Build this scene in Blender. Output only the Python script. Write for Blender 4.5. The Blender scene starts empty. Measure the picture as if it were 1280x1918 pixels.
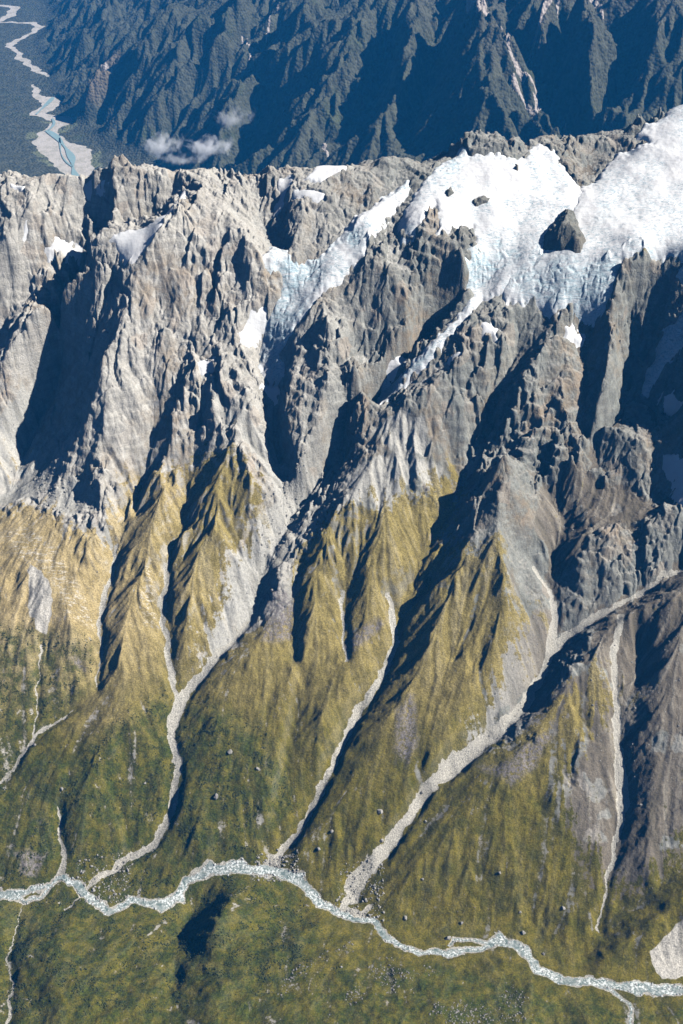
import bpy, bmesh, math, random
import numpy as np
C = bpy.context.scene
COL = C.collection
R = math.radians
rng = np.random.default_rng(7)
random.seed(7)

# ------------------------------------------------------------------ camera, sky, sun
DIP, F, CAMZ = R(38.0), 2057.0, 4000.0          # camera pitch below level, focal length in photo pixels, height in metres
cam = bpy.data.objects.new('camera', bpy.data.cameras.new('camera')); COL.objects.link(cam)
cam.location = (0, 0, CAMZ); cam.rotation_euler = (R(90) - DIP, 0, 0)
cam.data.sensor_fit = 'VERTICAL'; cam.data.sensor_height = 36.0; cam.data.lens = 36.0 * F / 1918.0
cam.data.clip_start = 1.0; cam.data.clip_end = 120000.0
C.camera = cam

SUN_AZ, SUN_EL = R(-3.0), R(42.0)               # azimuth from +X towards +Y
sd = (math.cos(SUN_EL) * math.cos(SUN_AZ), math.cos(SUN_EL) * math.sin(SUN_AZ), math.sin(SUN_EL))
w = bpy.data.worlds.new('World'); C.world = w; w.use_nodes = True
nt = w.node_tree; nt.nodes.clear()
sk = nt.nodes.new('ShaderNodeTexSky'); sk.sky_type = 'NISHITA'; sk.sun_disc = False
sk.sun_elevation = SUN_EL; sk.sun_rotation = R(90.0) - SUN_AZ; sk.altitude = 3500; sk.ozone_density = 6.0; sk.dust_density = 0.0; sk.air_density = 0.45
bg = nt.nodes.new('ShaderNodeBackground'); bg.inputs[1].default_value = 0.05
wo = nt.nodes.new('ShaderNodeOutputWorld')
nt.links.new(sk.outputs[0], bg.inputs[0]); nt.links.new(bg.outputs[0], wo.inputs[0])
L = bpy.data.lights.new('sun', 'SUN'); L.energy = 5.0; L.angle = R(0.53); L.color = (1.0, 0.95, 0.87)
so = bpy.data.objects.new('sun', L); COL.objects.link(so)
from mathutils import Vector
so.rotation_euler = Vector(sd).to_track_quat('Z', 'Y').to_euler()
C.view_settings.view_transform = 'Standard'; C.view_settings.look = 'None'
C.view_settings.gamma = 1.0; C.view_settings.exposure = 0.85
C.cycles.volume_max_steps = 256
C.cycles.max_bounces = 6; C.cycles.diffuse_bounces = 0; C.cycles.volume_bounces = 4

# ------------------------------------------------------------------ helpers: tagging, noise, interpolation
def tag(o, label=None, cat=None, group=None, kind=None):
    if label: o['label'] = label
    if cat: o['category'] = cat
    if group: o['group'] = group
    if kind: o['kind'] = kind
    return o

def mesh_obj(name, co, faces, mat, parent=None, smooth=True):
    """co (n,3), faces (m,3 or 4) numpy arrays -> one mesh object"""
    me = bpy.data.meshes.new(name)
    co = np.ascontiguousarray(co, np.float32); faces = np.ascontiguousarray(faces, np.int32)
    k = faces.shape[1]; m = len(faces)
    me.vertices.add(len(co)); me.vertices.foreach_set('co', co.ravel())
    me.loops.add(m * k); me.loops.foreach_set('vertex_index', faces.ravel())
    me.polygons.add(m)
    me.polygons.foreach_set('loop_start', np.arange(0, m * k, k, dtype=np.int32))
    me.polygons.foreach_set('use_smooth', np.full(m, smooth, bool))
    me.update(calc_edges=True)
    me.materials.append(mat)
    o = bpy.data.objects.new(name, me); COL.objects.link(o)
    if parent: o.parent = parent
    return o

def set_col(o, name, arr):
    a = o.data.color_attributes.new(name, 'FLOAT_COLOR', 'POINT')
    a.data.foreach_set('color', np.ascontiguousarray(arr, np.float32).ravel())

def smoothstep(a, b, x):
    t = np.clip((x - a) / (b - a), 0, 1)
    return t * t * (3 - 2 * t)

_G = {}
def gnoise(x, y, scale, seed=0):
    """gradient noise, about -1..1"""
    if seed not in _G:
        r = np.random.default_rng(1000 + seed); a = r.random((256, 256)) * 6.2831853
        _G[seed] = (np.cos(a).astype(np.float32), np.sin(a).astype(np.float32))
    gx, gy = _G[seed]
    px = (x / scale + 37.3 * seed).astype(np.float32); py = (y / scale + 11.7 * seed).astype(np.float32)
    ix = np.floor(px).astype(np.int32); iy = np.floor(py).astype(np.int32)
    fx = px - ix; fy = py - iy
    ux = fx * fx * fx * (fx * (fx * 6 - 15) + 10); uy = fy * fy * fy * (fy * (fy * 6 - 15) + 10)
    i0 = ix & 255; i1 = (ix + 1) & 255; j0 = iy & 255; j1 = (iy + 1) & 255
    a = gx[i0, j0] * fx + gy[i0, j0] * fy
    b = gx[i1, j0] * (fx - 1) + gy[i1, j0] * fy
    c = gx[i0, j1] * fx + gy[i0, j1] * (fy - 1)
    d = gx[i1, j1] * (fx - 1) + gy[i1, j1] * (fy - 1)
    return 1.5 * ((a + (b - a) * ux) * (1 - uy) + (c + (d - c) * ux) * uy)

def fbm(x, y, scale, octaves, seed=0, gain=0.5):
    s = 0; a = 1.0
    for k in range(octaves):
        s = s + a * gnoise(x, y, scale / 2 ** k, seed + k); a *= gain
    return s

def ridged(x, y, scale, octaves, seed=0, gain=0.5):
    s = 0; a = 1.0
    for k in range(octaves):
        s = s + a * (1 - 2 * np.abs(gnoise(x, y, scale / 2 ** k, seed + k))); a *= gain
    return s

def voronoi(x, y, scale, seed=0):
    """F1, F2-F1 and a random value per cell"""
    r = np.random.default_rng(500 + seed); ja = r.random((256, 256, 3)).astype(np.float32)
    px = (x / scale).astype(np.float32); py = (y / scale).astype(np.float32)
    ix = np.floor(px).astype(np.int32); iy = np.floor(py).astype(np.int32)
    f1 = np.full(px.shape, 9, np.float32); f2 = f1.copy(); val = np.zeros(px.shape, np.float32)
    for di in (-1, 0, 1):
        for dj in (-1, 0, 1):
            J = ja[(ix + di) & 255, (iy + dj) & 255]
            d = np.hypot(ix + di + J[..., 0] - px, iy + dj + J[..., 1] - py)
            n = d < f1
            f2 = np.where(n, f1, np.minimum(f2, d)); val = np.where(n, J[..., 2], val); f1 = np.where(n, d, f1)
    return f1, f2 - f1, val

def facets(x, y, scale, seed, ang=0.0, stretch=1.0, tilt=0.7):
    """broken rock: every cell is a tilted slab at its own level. Returns the height (in cells) and the distance to the cracks"""
    ca, sa = math.cos(ang), math.sin(ang)
    u = ((x * ca + y * sa) / scale).astype(np.float32); v = ((y * ca - x * sa) / (scale * stretch)).astype(np.float32)
    r = np.random.default_rng(700 + seed); jx, jy, jz, tx, ty = [r.random((256, 256)).astype(np.float32) for _ in range(5)]
    ix = np.floor(u).astype(np.int32); iy = np.floor(v).astype(np.int32)
    f1 = np.full(u.shape, 9, np.float32); f2 = f1.copy(); h = np.zeros(u.shape, np.float32)
    for di in (-1, 0, 1):
        for dj in (-1, 0, 1):
            a = (ix + di) & 255; b = (iy + dj) & 255
            dx = u - (ix + di) - jx[a, b]; dy = v - (iy + dj) - jy[a, b]; d = np.sqrt(dx * dx + dy * dy)
            n = d < f1; f2 = np.where(n, f1, np.minimum(f2, d)); f1 = np.where(n, d, f1)
            h = np.where(n, (jz[a, b] - 0.5) * 0.8 + tilt * ((tx[a, b] - 0.5) * 2 * dx + (ty[a, b] - 0.5) * 2 * dy), h)
    return h, f2 - f1

def gully(x, y, gx, gy, wl, seed):
    """stripes of wavelength wl that run down the slope (gx, gy): -1 in the gullies, +1 on the ribs"""
    r = np.random.default_rng(300 + seed); ja = r.random((128, 128, 2)).astype(np.float32)
    px = (x / wl).astype(np.float32); py = (y / wl).astype(np.float32)
    g = np.sqrt(gx * gx + gy * gy) + 1e-4
    tx = (-gy / g).astype(np.float32); ty = (gx / g).astype(np.float32)
    ix = np.floor(px).astype(np.int32); iy = np.floor(py).astype(np.int32)
    cs = np.zeros(px.shape, np.float32); sn = cs.copy(); ws = cs.copy()
    for di in (-1, 0, 1):
        for dj in (-1, 0, 1):
            J = ja[(ix + di) & 127, (iy + dj) & 127]
            dx = px - (ix + di + J[..., 0] * 0.8 + 0.1); dy = py - (iy + dj + J[..., 1] * 0.8 + 0.1)
            wt = np.maximum(0, 1 - (dx * dx + dy * dy) * 0.6) ** 3
            ph = (dx * tx + dy * ty) * 6.2831853
            cs += wt * np.cos(ph); sn += wt * np.sin(ph); ws += wt
    mag = np.clip(np.hypot(cs, sn) / (ws + 1e-4) * 1.4, 0, 1)
    tri = 1 - 2 * np.abs(np.arctan2(sn, cs)) / math.pi
    return tri * mag

def blur(a, n, times=2):
    """box blur of half-width n cells"""
    a = a.astype(np.float64); k = 2 * n + 1
    for _ in range(times):
        for ax in (0, 1):
            p = np.pad(a, [(n + 1, n) if i == ax else (0, 0) for i in (0, 1)], mode='edge')
            c = np.cumsum(p, axis=ax)
            a = (np.take(c, np.arange(k, c.shape[ax]), ax) - np.take(c, np.arange(0, c.shape[ax] - k), ax)) / k
    return a.astype(np.float32)

def ray(u, v):
    """direction of the view line through photo pixel (u, v), scaled to y = 1"""
    a, b = (np.asarray(u, float) - 640) / F, (959 - np.asarray(v, float)) / F
    dy = math.cos(DIP) + b * math.sin(DIP); dz = -math.sin(DIP) + b * math.cos(DIP)
    return a / dy, dz / dy

class Field:
    """a height field on a regular grid"""
    def __init__(s, x0, x1, y0, y1, st):
        s.x0, s.y0, s.st = x0, y0, st
        s.nx, s.ny = int((x1 - x0) / st) + 1, int((y1 - y0) / st) + 1
        s.xs = x0 + st * np.arange(s.nx); s.ys = y0 + st * np.arange(s.ny)
        s.X, s.Y = [a.astype(np.float32) for a in np.meshgrid(s.xs, s.ys, indexing='ij')]
    def sample(s, A, x, y):
        fx = np.clip((np.asarray(x, float) - s.x0) / s.st, 0, s.nx - 1.001); fy = np.clip((np.asarray(y, float) - s.y0) / s.st, 0, s.ny - 1.001)
        i = fx.astype(int); j = fy.astype(int); a = fx - i; b = fy - j
        return (A[i, j] * (1 - a) + A[i + 1, j] * a) * (1 - b) + (A[i, j + 1] * (1 - a) + A[i + 1, j + 1] * a) * b
    def hit(s, A, pts, off=0.0, ymin=None, ymax=None):
        """where the view lines through the photo pixels first meet A + off"""
        pts = np.asarray(pts, float); kx, kz = ray(pts[:, 0], pts[:, 1])
        ys = np.arange(ymin or s.ys[0], ymax or s.ys[-1], s.st * 1.5)[None, :]
        off = np.broadcast_to(np.asarray(off, float), (len(pts),))[:, None]
        d = CAMZ + kz[:, None] * ys - (s.sample(A, kx[:, None] * ys, ys) + off)
        neg = d < 0
        k = np.where(neg.any(1), neg.argmax(1), d.shape[1] - 1); k = np.maximum(k, 1)
        ii = np.arange(len(pts)); d0 = d[ii, k - 1]; d1 = d[ii, k]
        t = np.where(neg.any(1), d0 / np.maximum(d0 - d1, 1e-6), 1.0); t = np.clip(t, 0, 1)
        y = ys[0, k - 1] * (1 - t) + ys[0, k] * t
        return np.stack([kx * y, y, CAMZ + kz * y], 1)

def densify(P, step):
    out = []
    for a, b in zip(P[:-1], P[1:]):
        n = max(1, int(np.hypot(*(b - a)[:2]) / step))
        out.append(a + (b - a) * (np.arange(n) / n)[:, None])
    out.append(P[-1:]); return np.concatenate(out)

def diffuse(fld, cons, decay=0.0):
    """fill the grid with the smooth surface through the constrained points (x, y, value)"""
    levels = [16, 8, 4, 2, 1]; A = None
    for lv in levels:
        nx, ny = fld.nx // lv + 2, fld.ny // lv + 2
        S = np.zeros((nx, ny)); N = np.zeros((nx, ny))
        i = np.clip(np.round((cons[:, 0] - fld.x0) / fld.st / lv).astype(int), 0, nx - 1)
        j = np.clip(np.round((cons[:, 1] - fld.y0) / fld.st / lv).astype(int), 0, ny - 1)
        np.add.at(S, (i, j), cons[:, 2]); np.add.at(N, (i, j), 1)
        m = N > 0; V = np.where(m, S / np.maximum(N, 1), 0)
        if A is None: A = np.zeros((nx, ny))
        else:
            gi = np.clip(np.arange(nx) / 2, 0, A.shape[0] - 1.001); gj = np.clip(np.arange(ny) / 2, 0, A.shape[1] - 1.001)
            a = gi.astype(int); b = gj.astype(int); fa = (gi - a)[:, None]; fb = (gj - b)[None]
            A = (A[a][:, b] * (1 - fa) + A[a + 1][:, b] * fa) * (1 - fb) + (A[a][:, b + 1] * (1 - fa) + A[a + 1][:, b + 1] * fa) * fb
        A[m] = V[m]; dk = 1 - decay * (lv * fld.st / 100.0) ** 2
        for _ in range(240 if lv == 16 else 60):
            P = np.pad(A, 1, mode='edge')
            A = 0.25 * (P[:-2, 1:-1] + P[2:, 1:-1] + P[1:-1, :-2] + P[1:-1, 2:]) * dk
            A[m] = V[m]
    return A[:fld.nx, :fld.ny]

def poly_sd(X, Y, P, pad):
    """signed distance to a closed polygon, inside positive, computed within pad of it"""
    out = np.full(X.shape, -1e3, np.float32)
    x0, x1, y0, y1 = P[:, 0].min() - pad, P[:, 0].max() + pad, P[:, 1].min() - pad, P[:, 1].max() + pad
    m = (X > x0) & (X < x1) & (Y > y0) & (Y < y1)
    x = X[m].astype(float); y = Y[m].astype(float)
    d = np.full(x.shape, 1e9); ins = np.zeros(x.shape, bool)
    for a, b in zip(P, np.roll(P, -1, 0)):
        ex, ey = b[0] - a[0], b[1] - a[1]
        t = np.clip(((x - a[0]) * ex + (y - a[1]) * ey) / (ex * ex + ey * ey + 1e-9), 0, 1)
        d = np.minimum(d, np.hypot(x - a[0] - t * ex, y - a[1] - t * ey))
        c = ((a[1] > y) != (b[1] > y)) & (x < (b[0] - a[0]) * (y - a[1]) / (b[1] - a[1] + 1e-12) + a[0])
        ins ^= c
    out[m] = np.where(ins, d, -d); return out

def line_d(X, Y, P, W, pad):
    """distance to a polyline minus its half-width W per point; negative inside the band"""
    out = np.full(X.shape, 1e3, np.float32); W = np.broadcast_to(np.asarray(W, float), (len(P),))
    for k in range(len(P) - 1):
        a, b = P[k], P[k + 1]; pd = pad + max(W[k], W[k + 1])
        m = (X > min(a[0], b[0]) - pd) & (X < max(a[0], b[0]) + pd) & (Y > min(a[1], b[1]) - pd) & (Y < max(a[1], b[1]) + pd)
        x = X[m].astype(float); y = Y[m].astype(float); ex, ey = b[0] - a[0], b[1] - a[1]
        t = np.clip(((x - a[0]) * ex + (y - a[1]) * ey) / (ex * ex + ey * ey + 1e-9), 0, 1)
        d = np.hypot(x - a[0] - t * ex, y - a[1] - t * ey) - (W[k] + (W[k + 1] - W[k]) * t)
        out[m] = np.minimum(out[m], d)
    return out

def grid_faces(nx, ny, keep=None):
    idx = np.arange(nx * ny, dtype=np.int32).reshape(nx, ny)
    f = np.stack([idx[:-1, :-1], idx[1:, :-1], idx[1:, 1:], idx[:-1, 1:]], -1)
    return f.reshape(-1, 4) if keep is None else f[keep]

def field_mesh(name, X, Y, Z, mat, keep=None, attrs=()):
    co = np.stack([X, Y, Z], -1).reshape(-1, 3); f = grid_faces(*X.shape, keep)
    sel = None
    if keep is not None:
        sel, inv = np.unique(f, return_inverse=True); co = co[sel]; f = inv.reshape(f.shape)
    o = mesh_obj(name, co, f, mat)
    for n, a in attrs:
        a = a.reshape(-1, 4); set_col(o, n, a if sel is None else a[sel])
    return o

# ------------------------------------------------------------------ node helper
class N:
    def __init__(s, name):
        s.m = bpy.data.materials.new(name); s.m.use_nodes = True; s.t = s.m.node_tree; s.t.nodes.clear()
        s.out = s.t.nodes.new('ShaderNodeOutputMaterial')
        s.geo = s.t.nodes.new('ShaderNodeNewGeometry'); s.pos = s.geo.outputs['Position']
    def sock(s, inp, v):
        if isinstance(v, bpy.types.NodeSocket): s.t.links.new(v, inp)
        elif v is not None: inp.default_value = v
    def attr(s, name):
        a = s.t.nodes.new('ShaderNodeAttribute'); a.attribute_name = name
        sp = s.t.nodes.new('ShaderNodeSeparateColor'); s.t.links.new(a.outputs['Color'], sp.inputs[0])
        return sp.outputs[0], sp.outputs[1], sp.outputs[2], a.outputs['Alpha']
    def scale(s, sx, sy, sz, vec=None):
        m = s.t.nodes.new('ShaderNodeVectorMath'); m.operation = 'MULTIPLY'
        s.sock(m.inputs[0], vec or s.pos); m.inputs[1].default_value = (sx, sy, sz); return m.outputs[0]
    def noise(s, size, detail=4, rough=0.55, vec=None, dist=0.0, kind=None):
        n = s.t.nodes.new('ShaderNodeTexNoise'); s.sock(n.inputs['Vector'], vec or s.pos)
        n.inputs['Scale'].default_value = 1.0 / size; n.inputs['Detail'].default_value = detail
        n.inputs['Roughness'].default_value = rough; n.inputs['Distortion'].default_value = dist
        if kind: n.noise_type = kind
        return n.outputs[0]
    def vor(s, size, feature='F1', vec=None, out='Distance'):
        n = s.t.nodes.new('ShaderNodeTexVoronoi'); n.feature = feature; s.sock(n.inputs['Vector'], vec or s.pos)
        n.inputs['Scale'].default_value = 1.0 / size; return n.outputs[out]
    def ramp(s, v, a, b, c=0.0, d=1.0):
        n = s.t.nodes.new('ShaderNodeMapRange'); n.interpolation_type = 'SMOOTHSTEP'
        for i, q in zip((0, 1, 2, 3, 4), (v, a, b, c, d)): s.sock(n.inputs[i], q)
        return n.outputs[0]
    def math(s, op, a, b=None, c=None):
        n = s.t.nodes.new('ShaderNodeMath'); n.operation = op
        for i, q in enumerate((a, b, c)):
            if q is not None: s.sock(n.inputs[i], q)
        return n.outputs[0]
    def mix(s, f, a, b, mode='MIX'):
        n = s.t.nodes.new('ShaderNodeMix'); n.data_type = 'RGBA'; n.blend_type = mode; n.clamp_factor = True
        s.sock(n.inputs[0], f); s.sock(n.inputs[6], a if isinstance(a, bpy.types.NodeSocket) else (*a, 1)); s.sock(n.inputs[7], b if isinstance(b, bpy.types.NodeSocket) else (*b, 1))
        return n.outputs[2]
    def bump(s, h, dist, strength=1.0, normal=None):
        n = s.t.nodes.new('ShaderNodeBump'); s.sock(n.inputs['Strength'], strength); n.inputs['Distance'].default_value = dist
        s.sock(n.inputs['Height'], h); s.sock(n.inputs['Normal'], normal); return n.outputs[0]
    def finish(s, col, rough=0.9, normal=None, spec=0.2, **kw):
        b = s.t.nodes.new('ShaderNodeBsdfPrincipled'); s.sock(b.inputs['Base Color'], col if isinstance(col, bpy.types.NodeSocket) else (*col, 1))
        s.sock(b.inputs['Roughness'], rough); b.inputs['Specular IOR Level'].default_value = spec; s.sock(b.inputs['Normal'], normal)
        for k, v in kw.items(): s.sock(b.inputs[k.replace('_', ' ')], v)
        s.t.links.new(b.outputs[0], s.out.inputs[0]); return s.m

# ================================================================== NEAR MASSIF: the large shape
STEP = 3.0
T = Field(-1899, 2001, 1100, 5000, STEP)
D = Field(-2304, 2304, 1000, 5203, 9.0)         # coarser grid for the large shape

def yz(v, z):                                    # ground point on the view line at row v and height z
    return (z - CAMZ) / ray(640, v)[1], z
prof = {                                         # columns of the photo: (row, height) from the river up to the crest
    -400: [(1660, 960), (1200, 1380), (930, 1560), (700, 1850), (480, 2150), (345, 2330)],
    0:    [(1680, 980), (1200, 1380), (930, 1560), (700, 1850), (480, 2200), (340, 2390)],
    640:  [(1700, 1000), (1200, 1395), (850, 1777), (620, 2080), (480, 2280), (325, 2443)],
    1280: [(1850, 1060), (1200, 1515), (850, 1836), (620, 2130), (495, 2310), (210, 2587)],
    1700: [(1900, 1090), (1200, 1515), (850, 1836), (620, 2130), (495, 2310), (200, 2600)]}
pu, pn = [], []
for u, rows in prof.items():
    nodes = np.array([yz(v, z) for v, z in rows]); pu.append((u - 640) / F * 4100 if u != 0 else -1275)
    pn.append(nodes)
pu = np.array(pu); pn = np.array(pn)             # columns as world x
def base(X, Y):
    ny = [np.interp(X, pu, pn[:, k, 0]) for k in range(6)]; nz = [np.interp(X, pu, pn[:, k, 1]) for k in range(6)]
    ny = [ny[0] - 1000] + ny + [ny[-1] + 2600]; nz = [nz[0] + 260] + nz + [nz[-1] - 2350]
    Z = np.array(nz[0], float) * np.ones_like(X)
    for k in range(7):
        t = np.clip((Y - ny[k]) / (ny[k + 1] - ny[k]), 0, 1)
        Z = np.where(Y >= ny[k], nz[k] + (nz[k + 1] - nz[k]) * t, Z)
    return Z
Bd = blur(base(D.X.astype(float), D.Y.astype(float)), 4)

cons = []
def line(pts, off):
    off = np.asarray(off, float) * np.where(np.array([p[1] for p in pts]) > 950, np.where(np.abs(off) < 26, 1.35, 0.82), 1.0) if np.ndim(off) else off
    return line_(pts, off)
def line_(pts, off):
    """a ridge (off > 0) or gully (off < 0) traced in the photo, off metres above the mean slope"""
    P = D.hit(Bd, pts, off, 1100, 4500); o = np.broadcast_to(np.asarray(off, float), (len(pts),))
    q = densify(np.column_stack([P[:, 0], P[:, 1], o]), 8); cons.append(q)
def crest(pts, Yc):
    us = np.array([p[0] for p in pts], float); vs = np.array([p[1] for p in pts], float)
    Yv = np.interp(us, *zip(*Yc)); kx, kz = ray(us, vs); x = kx * Yv; z = CAMZ + kz * Yv
    q = densify(np.column_stack([x, Yv, z - D.sample(Bd, x, Yv)]), 8); cons.append(q)
# skyline
crest([(-300, 350), (-100, 345), (0, 341), (40, 338), (100, 335), (160, 330), (215, 315), (270, 303), (300, 313), (345, 325), (420, 331), (470, 334),
       (520, 322), (560, 324), (610, 312), (640, 309), (690, 324), (712, 302), (745, 293), (780, 314), (800, 312), (850, 286),
       (870, 265), (900, 255), (950, 260), (985, 270), (1020, 263), (1040, 280), (1060, 310), (1078, 338), (1100, 332),
       (1130, 303), (1160, 264), (1200, 232), (1240, 218), (1280, 206), (1500, 190)],
      [(-300, 4150), (0, 4130), (270, 4080), (640, 4080), (750, 4120), (900, 4230), (1020, 4230), (1078, 4080), (1130, 4200), (1280, 4430), (1500, 4450)])
# river at the valley bottom (its own level)
RIVER = [(-120, 1690), (0, 1672), (35, 1678), (80, 1660), (120, 1640), (150, 1662), (180, 1690), (205, 1707), (250, 1685), (300, 1695), (340, 1680),
         (345, 1650), (380, 1632), (430, 1622), (500, 1630), (560, 1645), (600, 1690), (640, 1712), (700, 1725), (740, 1768), (790, 1785),
         (860, 1782), (905, 1775), (935, 1755), (980, 1778), (1010, 1815), (1060, 1838), (1110, 1835), (1150, 1843), (1200, 1852), (1290, 1855), (1420, 1860), (1900, 1880)]
line_(RIVER, 0 * np.ones(len(RIVER)) - 12)
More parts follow.
